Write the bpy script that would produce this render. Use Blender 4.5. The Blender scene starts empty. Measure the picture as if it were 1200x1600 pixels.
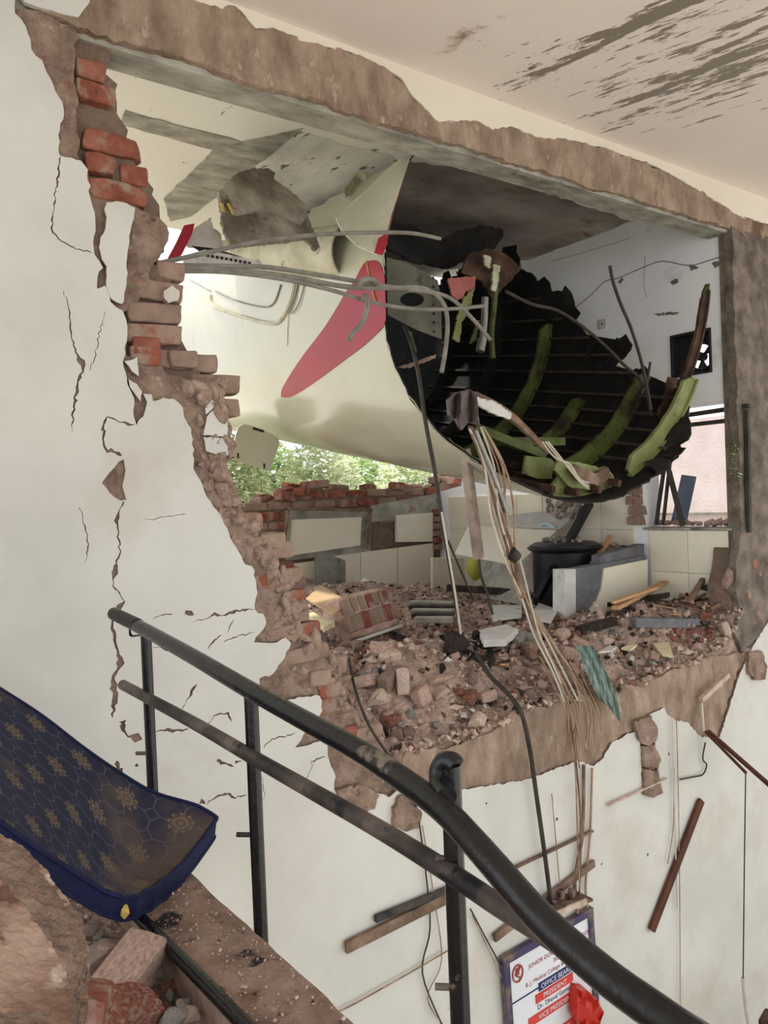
import bpy, bmesh, math, random
import numpy as np
from mathutils import Vector, Matrix, noise
from mathutils.geometry import delaunay_2d_cdt

# ------------------------------------------------------------------ camera
F = math.sqrt(1700*900 + 87*16)                 # focal length in pixels of the 1200x1600 frame
def cdir(x, y): return Vector((x-600, 800-y, -F))
Xc = cdir(2300, 713).normalized(); Yc = cdir(-300, 816).normalized(); Zc = Xc.cross(Yc)
M = Matrix((Xc, Yc, Zc))                        # world = M @ cam
CAM = Vector((0, 0, 0.9))
scene = bpy.context.scene
COL = scene.collection
cam_d = bpy.data.cameras.new('camera'); cam = bpy.data.objects.new('camera', cam_d); COL.objects.link(cam)
cam_d.sensor_fit = 'VERTICAL'; cam_d.sensor_height = 36.0; cam_d.lens = F*36.0/1600.0
cam_d.clip_start = 0.02; cam_d.clip_end = 300
cam.matrix_world = Matrix.Translation(CAM) @ M.to_4x4()
scene.camera = cam

# ------------------------------------------------------------------ light: bright hazy daylight
world = bpy.data.worlds.new('sky'); scene.world = world; world.use_nodes = True
wn = world.node_tree.nodes; wl = world.node_tree.links
bg = wn['Background']
bg.inputs[0].default_value = (0.93, 0.96, 1.0, 1); bg.inputs[1].default_value = 2.1
sun_d = bpy.data.lights.new('sun', 'SUN'); sun = bpy.data.objects.new('sun', sun_d); COL.objects.link(sun)
sun_d.energy = 5.5; sun_d.angle = math.radians(3); sun_d.color = (1.0, 0.95, 0.86)
sun.rotation_euler = (math.radians(-22), math.radians(-8), 0)   # high sun, falls outside on greenery and walls
sun.location = (-6, 12, 9)
vs = scene.view_settings
vs.view_transform = 'Standard'; vs.look = 'None'; vs.gamma = 1.0; vs.use_curve_mapping = False
vs.exposure = -0.28

rng = random.Random(11)
U = rng.uniform

# ------------------------------------------------------------------ pixel helpers (pixel -> direction -> surface it lies on)
def ray(x, y): return M @ cdir(x, y)
def onY(x, y, Y=2.83):
    r = ray(x, y); return CAM + r*((Y-CAM.y)/r.y)
def onX(x, y, X):
    r = ray(x, y); return CAM + r*((X-CAM.x)/r.x)
def onZ(x, y, Z):
    r = ray(x, y); return CAM + r*((Z-CAM.z)/r.z)
WY = 2.83                                        # front face of the broken stairwell wall
def w2(x, y):
    p = onY(x, y, WY); return (p.x, p.z)

# ------------------------------------------------------------------ object helpers
def tag(o, label=None, cat=None, group=None, kind=None):
    if label: o['label'] = label
    if cat: o['category'] = cat
    if group: o['group'] = group
    if kind: o['kind'] = kind
    return o
def link(o, parent=None):
    COL.objects.link(o)
    if parent is not None: o.parent = parent
    return o
def empty(name, loc=(0, 0, 0)):
    o = bpy.data.objects.new(name, None); o.empty_display_size = .1; o.location = loc
    return link(o)
def mesh_obj(name, verts, faces, mats, parent=None, smooth=False, midx=None, recenter=True, auto=None):
    me = bpy.data.meshes.new(name)
    verts = [Vector(v) for v in verts]
    off = Vector((0, 0, 0))
    ploc = parent_loc(parent)
    if recenter and verts:
        xs = [v.x for v in verts]; ys = [v.y for v in verts]; zs = [v.z for v in verts]
        off = Vector(((min(xs)+max(xs))/2, (min(ys)+max(ys))/2, min(zs)))
    me.from_pydata([tuple(v-off) for v in verts], [], faces)
    if not isinstance(mats, (list, tuple)): mats = [mats]
    for m in mats: me.materials.append(m)
    if midx is not None:
        me.polygons.foreach_set('material_index', midx)
    me.polygons.foreach_set('use_smooth', [smooth]*len(me.polygons))
    me.update()
    if auto is not None:
        me.set_sharp_from_angle(angle=math.radians(auto))
    o = bpy.data.objects.new(name, me); o.location = off-ploc
    return link(o, parent)
def parent_loc(p):
    v = Vector((0, 0, 0))
    while p is not None:
        v += Vector(p.location); p = p.parent
    return v

# ------------------------------------------------------------------ procedural materials
def hexc(r, g, b): 
    f = lambda c: ((c/255+.055)/1.055)**2.4 if c/255 > .04045 else c/255/12.92
    return (f(r), f(g), f(b), 1)
def pm(name, cols, scale=6., rough=.85, bump=.25, bscale=45., stretch=(1, 1, 1), spots=None, spec=.3, metal=0., dist=.01, lo=.35, hi=.65, rvar=0., coat=0., detail=6.):
    """noise-mottled material: cols = list of sRGB triples; spots = list of (rgb, scale, threshold, softness)"""
    m = bpy.data.materials.new(name); m.use_nodes = True
    n = m.node_tree.nodes; l = m.node_tree.links; b = n['Principled BSDF']
    tc = n.new('ShaderNodeTexCoord'); mp = n.new('ShaderNodeMapping'); mp.inputs['Scale'].default_value = stretch
    oi = n.new('ShaderNodeObjectInfo'); ad = n.new('ShaderNodeVectorMath'); ad.operation = 'MULTIPLY_ADD'
    cb = n.new('ShaderNodeCombineXYZ')
    for i in range(3): l.new(oi.outputs['Random'], cb.inputs[i])
    l.new(cb.outputs[0], ad.inputs[0]); ad.inputs[1].default_value = (17, 31, 23); l.new(tc.outputs['Object'], ad.inputs[2])
    l.new(ad.outputs[0], mp.inputs[0])
    ns = n.new('ShaderNodeTexNoise'); ns.inputs['Scale'].default_value = scale; ns.inputs['Detail'].default_value = detail; ns.inputs['Roughness'].default_value = .62
    l.new(mp.outputs[0], ns.inputs['Vector'])
    rp = n.new('ShaderNodeValToRGB'); el = rp.color_ramp.elements
    k = len(cols)
    while len(el) < k: el.new(.5)
    for i in range(k):
        el[i].position = lo+(hi-lo)*i/max(1, k-1); el[i].color = hexc(*cols[i])
    l.new(ns.outputs['Fac'], rp.inputs[0])
    out = rp.outputs[0]
    for j, (rgb, sc, th, so) in enumerate(spots or []):
        s2 = n.new('ShaderNodeTexNoise'); s2.inputs['Scale'].default_value = sc; s2.inputs['Detail'].default_value = 8; s2.inputs['Roughness'].default_value = .6
        of = n.new('ShaderNodeVectorMath'); of.operation = 'ADD'; of.inputs[1].default_value = (7.3*j+3, 1.7*j, 5.1*j)
        l.new(mp.outputs[0], of.inputs[0]); l.new(of.outputs[0], s2.inputs['Vector'])
        r2 = n.new('ShaderNodeMapRange'); r2.inputs[1].default_value = th; r2.inputs[2].default_value = th+so
        l.new(s2.outputs['Fac'], r2.inputs[0])
        mx = n.new('ShaderNodeMix'); mx.data_type = 'RGBA'
        l.new(r2.outputs[0], mx.inputs[0]); l.new(out, mx.inputs[6]); mx.inputs[7].default_value = hexc(*rgb)
        out = mx.outputs[2]
    l.new(out, b.inputs['Base Color'])
    b.inputs['Roughness'].default_value = rough; b.inputs['Metallic'].default_value = metal
    b.inputs['Specular IOR Level'].default_value = spec; b.inputs['Coat Weight'].default_value = coat
    if rvar:
        r3 = n.new('ShaderNodeMapRange'); r3.inputs[3].default_value = rough-rvar; r3.inputs[4].default_value = rough+rvar
        l.new(ns.outputs['Fac'], r3.inputs[0]); l.new(r3.outputs[0], b.inputs['Roughness'])
    if bump:
        bn = n.new('ShaderNodeTexNoise'); bn.inputs['Scale'].default_value = bscale; bn.inputs['Detail'].default_value = 5
        l.new(mp.outputs[0], bn.inputs['Vector'])
        bp = n.new('ShaderNodeBump'); bp.inputs['Strength'].default_value = bump; bp.inputs['Distance'].default_value = dist
        l.new(bn.outputs['Fac'], bp.inputs['Height']); l.new(bp.outputs[0], b.inputs['Normal'])
    return m
class S:
    """shader maths with operators"""
    def __init__(s, nt, k): s.nt = nt; s.k = k
    def op(s, o, b=None, c=None):
        nd = s.nt.nodes.new('ShaderNodeMath'); nd.operation = o
        for i, v in enumerate((s, b, c)):
            if v is None: continue
            if isinstance(v, S): s.nt.links.new(v.k, nd.inputs[i])
            else: nd.inputs[i].default_value = v
        return S(s.nt, nd.outputs[0])
    def __add__(s, o): return s.op('ADD', o)
    def __sub__(s, o): return s.op('SUBTRACT', o)
    def __mul__(s, o): return s.op('MULTIPLY', o)
    def __truediv__(s, o): return s.op('DIVIDE', o)
    def __neg__(s): return s*-1
    def lt(s, o): return s.op('LESS_THAN', o)
    def gt(s, o): return s.op('GREATER_THAN', o)
    def ab(s): return s.op('ABSOLUTE')
    def ss(s, a, b):
        nd = s.nt.nodes.new('ShaderNodeMapRange'); nd.interpolation_type = 'SMOOTHSTEP'
        s.nt.links.new(s.k, nd.inputs[0]); nd.inputs[1].default_value = a; nd.inputs[2].default_value = b
        return S(s.nt, nd.outputs[0])

m_plaster = pm('white_plaster', [(193, 191, 183), (201, 199, 191), (207, 205, 198)], 1.6, .75, .12, 60, spots=[((182, 169, 154), 1.3, .55, .25), ((160, 154, 144), 7, .71, .06), ((150, 136, 122), 34, .74, .03)])
m_plaster2 = pm('cream_plaster', [(218, 208, 192), (224, 215, 200)], 2, .75, .1, 60)
m_render = pm('brown_render', [(124, 104, 90), (148, 127, 110), (168, 147, 130)], 9, .95, .8, 55, dist=.02, stretch=(1, 1, .45), spots=[((184, 166, 150), 22, .62, .08), ((108, 86, 74), 5, .62, .1), ((190, 184, 174), 11, .70, .03)])
m_mud = pm('brown_mud_render', [(114, 94, 82), (140, 118, 104), (160, 138, 122)], 11, .95, 1., 40, dist=.03, spots=[((176, 154, 138), 24, .6, .1), ((138, 88, 72), 6, .64, .05), ((92, 72, 62), 9, .66, .05)])
m_conc = pm('grey_concrete', [(122, 120, 110), (150, 146, 134), (172, 168, 156)], 5, .9, .35, 50, stretch=(1, 2, 1), spots=[((94, 98, 86), 3, .6, .1), ((176, 160, 140), 9, .66, .06)])
m_brick = pm('red_brick', [(112, 62, 48), (132, 76, 60), (150, 98, 82)], 9, .92, .7, 60, dist=.01, spots=[((148, 126, 112), 8, .50, .1), ((92, 56, 46), 12, .64, .06)])
m_brickd = pm('dusty_brick', [(130, 110, 97), (146, 122, 108), (158, 136, 121)], 9, .95, .8, 50, dist=.01, spots=[((140, 82, 64), 5, .58, .06)])
m_brickpink = pm('dusty_pink_brick', [(158, 128, 114), (180, 151, 137), (196, 171, 158)], 12, .95, .6, 50, dist=.01, spots=[((196, 180, 166), 9, .64, .08), ((120, 70, 56), 9, .64, .08)])
m_mortar = pm('mortar_core', [(110, 92, 80), (130, 110, 96)], 14, .98, .9, 45, dist=.02)
m_rock = pm('rubble_stone', [(168, 145, 129), (192, 170, 154), (210, 191, 176)], 14, .95, .6, 60)
m_greyrock = pm('grey_stone', [(118, 112, 106), (146, 140, 132)], 14, .95, .6, 60)
m_dark = pm('charred_scrap', [(26, 22, 20), (44, 36, 32), (62, 52, 46)], 16, .9, .5, 50)
m_white = pm('white_fragment', [(184, 180, 174), (204, 201, 196)], 9, .7, .1, 50, spots=[((150, 130, 116), 9, .6, .1)])
m_dirt = pm('brown_dirt', [(136, 113, 100), (166, 142, 128), (188, 165, 151)], 12, .98, .9, 50, dist=.03, spots=[((82, 62, 54), 2.2, .58, .14), ((176, 154, 140), 22, .62, .06)])
m_black = pm('black_paint_pipe', [(13, 14, 16), (18, 19, 21), (26, 26, 28)], 9, .28, .15, 60, spec=.5, spots=[((120, 106, 92), 7, .65, .03)], rvar=.1)
m_blackdust = pm('dusty_pipe', [(34, 32, 32), (72, 64, 60), (116, 102, 94)], 5, .5, .2, 60, stretch=(1, 1, 1), spots=[((28, 28, 30), 6, .60, .05)])
m_skin = pm('cream_aircraft_paint', [(178, 176, 154), (190, 188, 168)], 1.2, .2, .05, 1.6, spec=.5, coat=.15, dist=.03, spots=[((160, 156, 134), 2.4, .66, .1)])
m_skind = pm('dirty_cream_skin', [(150, 146, 120), (188, 184, 158), (206, 202, 180)], 3.5, .5, .1, 30, spots=[((128, 122, 104), 9, .6, .06)])
m_red = pm('red_livery_paint', [(148, 26, 42), (158, 32, 48)], 2, .42, .02, 6, spec=.35)
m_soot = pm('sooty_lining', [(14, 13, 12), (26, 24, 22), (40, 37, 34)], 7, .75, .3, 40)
m_green = pm('green_primer', [(60, 68, 30), (78, 86, 40), (94, 102, 54)], 5, .6, .12, 40, spots=[((52, 42, 30), 4, .5, .14), ((40, 44, 22), 14, .64, .05)])
m_greenlit = pm('lit_green_primer', [(104, 112, 62), (130, 136, 88)], 7, .6, .12, 40, spots=[((78, 62, 44), 6, .54, .1)])  # lit copy of the green primer, the light put into its colour
m_rust = pm('rusty_brown_metal', [(48, 33, 25), (72, 50, 38), (94, 70, 54)], 10, .85, .4, 50)
m_string = pm('grey_stringer', [(48, 44, 40), (74, 68, 62)], 9, .6, .1, 40)
m_alu = pm('dull_aluminium', [(128, 126, 120), (158, 156, 150)], 8, .4, .1, 50, metal=.7, spots=[((84, 74, 64), 8, .6, .1)])
m_cable = pm('grey_cable', [(112, 108, 100), (138, 134, 124)], 14, .6, .1, 60)
m_wire = pm('tan_wire', [(124, 96, 76), (168, 144, 120)], 12, .7, .1, 60)
m_wirelt = pm('pale_wire', [(176, 168, 152), (196, 188, 172)], 12, .7, 0)
m_wirebk = pm('dark_wire', [(38, 34, 32), (62, 54, 48)], 12, .6, 0)
m_wood = pm('dusty_brown_wood', [(90, 70, 57), (118, 96, 81), (142, 121, 105)], 7, .9, .3, 50, stretch=(1, 1, 1))
m_woodred = pm('red_brown_wood', [(70, 38, 26), (92, 52, 36)], 9, .7, .2, 50, stretch=(1, 1, .3))
m_woodlt = pm('split_pale_wood', [(168, 126, 90), (198, 158, 122)], 9, .85, .3, 60)
m_tile = pm('cream_wall_tile', [(220, 212, 192), (230, 223, 205)], 2, .35, .03, 20, spots=[((120, 92, 70), 9, .72, .04)])
m_slate = pm('ribbed_grey_tile_back', [(92, 92, 98), (116, 114, 116)], 9, .85, .3, 60)
m_tank = pm('black_plastic', [(16, 16, 18), (24, 24, 27)], 4, .45, .05, 30)
m_navy = pm('navy_fabric', [(16, 22, 52), (22, 30, 66)], 20, .8, .3, 160)
m_pink = pm('pink_render_wall', [(226, 206, 204), (234, 218, 216), (240, 228, 226)], 3, .95, .3, 40)
m_ground = pm('dry_ground', [(194, 187, 174), (208, 203, 192), (180, 180, 160)], .8, 1., .3, 10)
m_glassd = pm('dark_fan_metal', [(30, 30, 32), (46, 46, 48)], 9, .5, 0)
m_paper = pm('cardboard', [(176, 148, 112), (190, 162, 126)], 6, .9, .1, 50)
m_rag = pm('grey_brown_cloth', [(92, 82, 80), (116, 104, 100)], 9, .95, .3, 90)
m_pinkrag = pm('faded_red_cloth', [(150, 82, 80), (170, 104, 98)], 9, .95, .3, 90)
m_yellow = pm('yellow_foam_strap', [(176, 150, 72), (200, 178, 104)], 12, .9, .3, 60)
m_foam = pm('pale_yellow_insulation', [(206, 192, 150), (222, 210, 176)], 14, .95, .6, 60)
m_redplastic = pm('red_plastic', [(176, 44, 36), (196, 58, 46)], 8, .4, .1, 40)
m_blue = pm('blue_grey_sheet', [(88, 98, 120), (108, 118, 138)], 5, .6, .1, 30)
m_sheetmetal = pm('corrugated_metal', [(110, 104, 92), (146, 138, 122)], 6, .5, .1, 40, metal=.3)
m_leaf = pm('leaf_green', [(120, 150, 80), (160, 186, 112), (200, 214, 160)], 2, .7, 0)
m_leaf2 = pm('overexposed_leaf', [(190, 204, 150), (226, 230, 196)], 2, .7, 0)  # leaf colour paled to look overexposed by the daylight outside
m_stem = pm('plant_stem', [(110, 92, 64), (134, 116, 84)], 5, .9, 0)

# ------------------------------------------------------------------ mesh builders
def pip(p, poly):
    x, y = p; c = False; j = len(poly)-1
    for i in range(len(poly)):
        xi, yi = poly[i]; xj, yj = poly[j]
        if (yi > y) != (yj > y) and x < (xj-xi)*(y-yi)/(yj-yi)+xi: c = not c
        j = i
    return c
def jag(poly, step, amp, keep=None, closed=True):
    out = []
    n = len(poly)
    for i in range(n if closed else n-1):
        a = Vector(poly[i]); b = Vector(poly[(i+1) % n]); d = b-a; L = d.length
        k = max(1, int(L/step)); nv = Vector((-d.y, d.x))/(L or 1)
        far = keep is not None and keep(a) and keep(b)
        for q in range(1 if far else k):
            p = a+d*(q/k)
            o = 0 if far else U(-amp, amp)+(amp*.8*noise.noise(Vector((p.x*9, p.y*9, 3))))
            out.append(tuple(p+nv*o))
    if not closed: out.append(tuple(poly[-1]))
    return out
def tri2d(outer, holes, cell=None, jitter=.3):
    loops = [outer]+list(holes)
    pts = []; edges = []
    for lp in loops:
        s = len(pts); pts += [Vector(p) for p in lp]
        edges += [(s+i, s+(i+1) % len(lp)) for i in range(len(lp))]
    if cell:
        xs = [p[0] for p in outer]; ys = [p[1] for p in outer]
        nx = int((max(xs)-min(xs))/cell); ny = int((max(ys)-min(ys))/cell)
        for i in range(nx+1):
            for j in range(ny+1):
                p = (min(xs)+(i+.5+U(-jitter, jitter))*cell, min(ys)+(j+.5+U(-jitter, jitter))*cell)
                if pip(p, outer) and not any(pip(p, h) for h in holes): pts.append(Vector(p))
    v, e, f, ov, oe, of = delaunay_2d_cdt(pts, edges, [], 0, 1e-6)
    keep = []
    for t in f:
        c = ((v[t[0]].x+v[t[1]].x+v[t[2]].x)/3, (v[t[0]].y+v[t[1]].y+v[t[2]].y)/3)
        if pip(c, outer) and not any(pip(c, h) for h in holes): keep.append(tuple(t))
    return v, keep
def plate(name, outer, mapper, depth, mats, holes=(), cell=None, disp=None, parent=None, back=True, smooth=False, flip=False, recenter=True, side_mat=None):
    """flat or relief plate: mapper(u, v, w) -> point, w measured into the plate"""
    v, fs = tri2d(outer, holes, cell)
    used = sorted({i for t in fs for i in t}); mp = {i: k for k, i in enumerate(used)}
    cnt = {}
    for t in fs:
        for a, b in ((t[0], t[1]), (t[1], t[2]), (t[2], t[0])): cnt.setdefault(tuple(sorted((a, b))), []).append((a, b))
    V = [mapper(v[i].x, v[i].y, disp(v[i].x, v[i].y) if disp else 0.) for i in used]
    Fc = [tuple(mp[i] for i in t) for t in fs]; mi = [0]*len(Fc)
    bd = [e[0] for e in cnt.values() if len(e) == 1]
    bk = {}
    if back:
        off = len(V); V += [mapper(v[i].x, v[i].y, depth) for i in used]
        bk = {i: off+mp[i] for i in used}
        Fc += [tuple(reversed([bk[i] for i in t])) for t in fs]; mi += [0]*len(fs)
    else:
        for a, b in bd:
            for i in (a, b):
                if i not in bk: bk[i] = len(V); V.append(mapper(v[i].x, v[i].y, depth))
    for a, b in bd:
        Fc.append((mp[b], mp[a], bk[a], bk[b])); mi.append(1 if side_mat else 0)
    if flip: Fc = [tuple(reversed(t)) for t in Fc]
    ms = [mats]+([side_mat] if side_mat else [])
    return mesh_obj(name, V, Fc, ms, parent, smooth, mi, recenter, auto=50 if smooth else None)
def mapW(Y): return lambda u, v, w: Vector((u, Y+w, v))
def mapR(X): return lambda u, v, w: Vector((X+w, u, v))
def mapH(Z): return lambda u, v, w: Vector((u, v, Z+w))
def sheet(name, pts, Y, thick, mat, parent=None, cell=None, bend=None, holes=(), jagpx=0, smooth=False, side_mat=None):
    """piece of sheet traced by its outline, standing at depth Y (number or function of pixel), real thickness"""
    if jagpx: pts = jag(pts, jagpx*3, jagpx)
    fy = Y if callable(Y) else (lambda a, b: Y)
    def mp(u, v, w):
        p = onY(u, v, fy(u, v)+(bend(u, v) if bend else 0)); return p+Vector((.15*w, w, .1*w))
    return plate(name, pts, mp, thick, mat, holes=holes, cell=cell, parent=parent, smooth=smooth, flip=True, side_mat=side_mat)
def smooth_path(P, k=5):
    P = [Vector(p) for p in P]
    if len(P) < 3: return P
    out = []
    for i in range(len(P)-1):
        p0 = P[max(0, i-1)]; p1 = P[i]; p2 = P[i+1]; p3 = P[min(len(P)-1, i+2)]
        for q in range(k):
            t = q/k
            out.append(.5*((2*p1)+(p2-p0)*t+(2*p0-5*p1+4*p2-p3)*t*t+(3*p1-p0-3*p2+p3)*t**3))
    out.append(P[-1]); return out
def tube_data(P, r, n=8, k=5, rfun=None, flat=1.):
    P = smooth_path(P, k) if k > 1 else [Vector(p) for p in P]
    V = []; Fc = []
    T = (P[1]-P[0]).normalized(); N = T.orthogonal().normalized()
    for i, p in enumerate(P):
        t = (P[min(i+1, len(P)-1)]-P[max(i-1, 0)]).normalized()
        N = (N-t*N.dot(t)).normalized(); B = t.cross(N)
        rr = r*(rfun(i/(len(P)-1)) if rfun else 1)
        for j in range(n):
            a = 2*math.pi*j/n; V.append(p+(N*math.cos(a)+B*math.sin(a)*flat)*rr)
    for i in range(len(P)-1):
        for j in range(n):
            Fc.append((i*n+j, i*n+(j+1) % n, (i+1)*n+(j+1) % n, (i+1)*n+j))
    Fc.append(tuple(range(n-1, -1, -1))); Fc.append(tuple((len(P)-1)*n+j for j in range(n)))
    return V, Fc
def tube(name, P, r, mat, parent=None, n=8, k=5, rfun=None, flat=1.):
    V, Fc = tube_data(P, r, n, k, rfun, flat)
    return mesh_obj(name, V, Fc, mat, parent, True, auto=50)
def px3(L, Y=None):
    """[(px, py, Y)] -> points"""
    return [onY(a[0], a[1], a[2] if len(a) > 2 else Y) for a in L]
def box_data(sx, sy, sz, bev=.0, rough=0., seed=0, cuts=1):
    bm = bmesh.new(); bmesh.ops.create_cube(bm, size=1)
    bmesh.ops.scale(bm, vec=(sx, sy, sz), verts=bm.verts)
    if cuts: bmesh.ops.subdivide_edges(bm, edges=bm.edges[:], cuts=cuts, use_grid_fill=True)
    if rough:
        r = random.Random(seed)
        for v in bm.verts:
            q = noise.noise_vector(v.co*12+Vector((seed*3.1, 1, 2)))
            v.co += Vector((q.x*sx, q.y*sy, q.z*sz))*rough
            # knock corners back
            c = sum(abs(v.co[i]) > .42*(sx, sy, sz)[i] for i in range(3))
            if c == 3: v.co *= r.uniform(.84, .97)
            elif c == 2: v.co *= r.uniform(.94, 1.)
    if bev: bmesh.ops.bevel(bm, geom=bm.edges[:], offset=bev, segments=1, affect='EDGES')
    V = [v.co.copy() for v in bm.verts]; Fc = [tuple(v.index for v in f.verts) for f in bm.faces]
    bm.free(); return V, Fc
def chunk_data(sx, sy, sz, seed, n=16):
    """angular broken lump"""
    r = random.Random(seed); bm = bmesh.new()
    for i in range(n):
        d = Vector((r.gauss(0, 1), r.gauss(0, 1), r.gauss(0, 1))).normalized()
        m = max(abs(d.x), abs(d.y), abs(d.z)); d = d/m*(.55+.45*m)
        bm.verts.new((d.x*sx/2, d.y*sy/2, d.z*sz/2))
    res = bmesh.ops.convex_hull(bm, input=bm.verts[:])
    bmesh.ops.delete(bm, geom=[g for g in res['geom_interior'] if isinstance(g, bmesh.types.BMVert)], context='VERTS')
    bmesh.ops.bevel(bm, geom=bm.edges[:], offset=min(sx, sy, sz)*.05, segments=1, affect='EDGES')
    bm.verts.index_update()
    V = [v.co.copy() for v in bm.verts]; Fc = [tuple(v.index for v in f.verts) for f in bm.faces]
    bm.free(); return V, Fc
def raw_mesh(name, data, mat, smooth=False):
    me = bpy.data.meshes.new(name); me.from_pydata([tuple(v) for v in data[0]], [], data[1])
    me.materials.append(mat); me.polygons.foreach_set('use_smooth', [smooth]*len(me.polygons)); me.update()
    return me
def put(name, me, loc, rot=(0, 0, 0), scale=(1, 1, 1), parent=None):
    o = bpy.data.objects.new(name, me); o.location = Vector(loc)-parent_loc(parent); o.rotation_euler = rot; o.scale = scale
    return link(o, parent)
def bar(name, a, b, w, h, mat, parent=None, roll=0., bev=.002):
    """rectangular bar between two points"""
    a = Vector(a); b = Vector(b); d = b-a; L = d.length
    V, Fc = box_data(L, w, h, bev, cuts=0)
    q = d.to_track_quat('X', 'Z').to_matrix() @ Matrix.Rotation(roll, 3, 'X')
    c = (a+b)/2
    return mesh_obj(name, [q @ v+c for v in V], Fc, mat, parent)
def box(name, lo, hi, mat, parent=None, bev=.003, kind=None):
    lo = Vector(lo); hi = Vector(hi); s = hi-lo
    V, Fc = box_data(s.x, s.y, s.z, bev, cuts=0)
    o = mesh_obj(name, [v+(lo+hi)/2 for v in V], Fc, mat, parent)
    if kind: o['kind'] = kind
    return o
def fbm(x, y, z, sc, H=.8, o=4): return noise.fractal(Vector((x*sc, y*sc, z*sc)), H, 2.1, o)

# ================================================================== THE SETTING
CZ = 2.86; SOF = 2.565; BY = 3.02
# ---- ceilings
def ceiling_material():
    m = pm('stair_ceiling_paint', [(226, 215, 208), (232, 222, 215)], 1.5, .8, .1, 60)
    nt = m.node_tree; n = nt.nodes; l = nt.links; b = n['Principled BSDF']
    base = b.inputs['Base Color'].links[0].from_socket
    geo = n.new('ShaderNodeNewGeometry'); sp = n.new('ShaderNodeSeparateXYZ'); l.new(geo.outputs['Position'], sp.inputs[0])
    X = S(nt, sp.outputs[0]); Y = S(nt, sp.outputs[1])
    a = onZ(905, 100, CZ); c = onZ(1150, 5, CZ); d = (c-a).normalized()
    def streak(c0, ext, rad, sc, th, col, inp, aniso=.16, soft=.02):
        u = (X-c0.x)*d.x+(Y-c0.y)*d.y; v = (X-c0.x)*-d.y+(Y-c0.y)*d.x
        cb = n.new('ShaderNodeCombineXYZ'); l.new((u*aniso).k, cb.inputs[0]); l.new(v.k, cb.inputs[1])
        ns = n.new('ShaderNodeTexNoise'); ns.inputs['Scale'].default_value = sc; ns.inputs['Detail'].default_value = 9; ns.inputs['Roughness'].default_value = .72
        l.new(cb.outputs[0], ns.inputs['Vector'])
        rr = ((u/ext)*(u/ext)+(v/rad)*(v/rad)).op('SQRT')
        fall = S(nt, ns.outputs['Fac'])-rr*.13
        k = fall.ss(th, th+soft)
        mx = n.new('ShaderNodeMix'); mx.data_type = 'RGBA'
        l.new(k.k, mx.inputs[0]); l.new(inp, mx.inputs[6]); mx.inputs[7].default_value = hexc(*col); return mx.outputs[2]
    o = streak(onZ(1120, 105, CZ), .7, .42, 13, .43, (140, 130, 119), base, .2)
    o = streak(onZ(1010, 38, CZ), .62, .16, 8, .43, (134, 124, 112), o, .2)
    o = streak(onZ(830, 110, CZ), .5, .5, 18, .545, (120, 108, 96), o, .3)
    o = streak(onZ(725, 60, CZ), .11, .05, 9, .33, (128, 90, 66), o, .8, .3)
    l.new(o, b.inputs['Base Color']); return m
m_ceil = ceiling_material()
box('ceiling', (-2.2, -1.6, CZ), (8.0, WY+.1, CZ+.14), m_ceil, kind='structure')
m_rceil = pm('room_ceiling_paint', [(214, 212, 200), (224, 222, 211)], 2, .8, .12, 50, stretch=(1, .5, 1), spots=[((140, 132, 120), 9, .655, .03)])
RCZ = 2.868
rc = plate('ceiling', jag([(.8, WY+.12), (5.25, WY+.12), (5.25, 5.3), (4.2, 5.5), (3.2, 5.6), (2.2, 5.4), (.8, 5.4)], .12, .03), mapH(RCZ), .12, m_rceil)
rc['kind'] = 'structure'
m_brownceil = pm('smoke_stained_ceiling', [(112, 102, 94), (142, 132, 124), (166, 158, 150)], 2.2, .85, .15, 50, stretch=(.6, 1, 1), spots=[((120, 84, 62), 3, .6, .08)])
def zpoly(P, Z): return [tuple(onZ(x, y, Z)[:2]) for x, y in P]
plate('bare_concrete_strip', jag(zpoly([(195, 172), (410, 229), (380, 246), (190, 195)], RCZ), .06, .006), mapH(RCZ-.004), .004, m_conc, parent=rc)
plate('bare_concrete_strip', jag(zpoly([(335, 232), (375, 222), (474, 200), (300, 337), (265, 345), (255, 310)], RCZ), .06, .006), mapH(RCZ-.006), .006, m_conc, parent=rc)
plate('stained_plaster', jag(zpoly([(618, 248), (760, 270), (985, 345), (830, 405), (700, 420), (600, 400)], RCZ), .06, .02), mapH(RCZ-.005), .005, m_brownceil, parent=rc)
plate('stained_plaster', jag(zpoly([(470, 205), (620, 245), (610, 330), (520, 330), (380, 280), (400, 240)], RCZ), .06, .02), mapH(RCZ-.003), .003, pm('streaked_room_ceiling', [(178, 176, 168), (204, 202, 193), (218, 216, 207)], 4, .85, .15, 50, stretch=(1, .4, 1), spots=[((96, 92, 84), 12, .62, .03)]), parent=rc)

# ---- the broken stairwell wall: one core, concrete beam, render, plaster, bricks
# edge of the hole as the photograph shows it, brick by brick down the left side, then along the slab
HOLE_L = [(192, 60), (192, 82), (187, 110), (206, 125), (200, 140), (206, 152), (206, 172), (220, 197), (220, 220), (230, 245), (247, 267), (261, 290), (259, 300), (274, 317), (272, 347), (277, 362), (280, 390), (252, 408), (290, 420), (290, 445), (287, 475), (300, 500), (305, 527), (312, 545), (332, 570), (335, 585), (354, 600), (352, 609), (344, 612), (346, 625), (355, 637), (354, 655), (365, 677), (362, 697), (355, 712), (350, 740), (365, 762), (380, 782), (381, 800), (403, 823), (410, 857), (433, 870), (440, 890), (450, 897), (452, 915), (470, 937), (473, 952), (465, 975), (490, 995), (532, 1040), (552, 1072), (572, 1115), (592, 1142), (640, 1172)]
SLAB = [(700, 1172), (745, 1158), (780, 1140), (820, 1112), (890, 1094), (962, 1080), (1040, 1055), (1117, 1027), (1165, 1018)]
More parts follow.
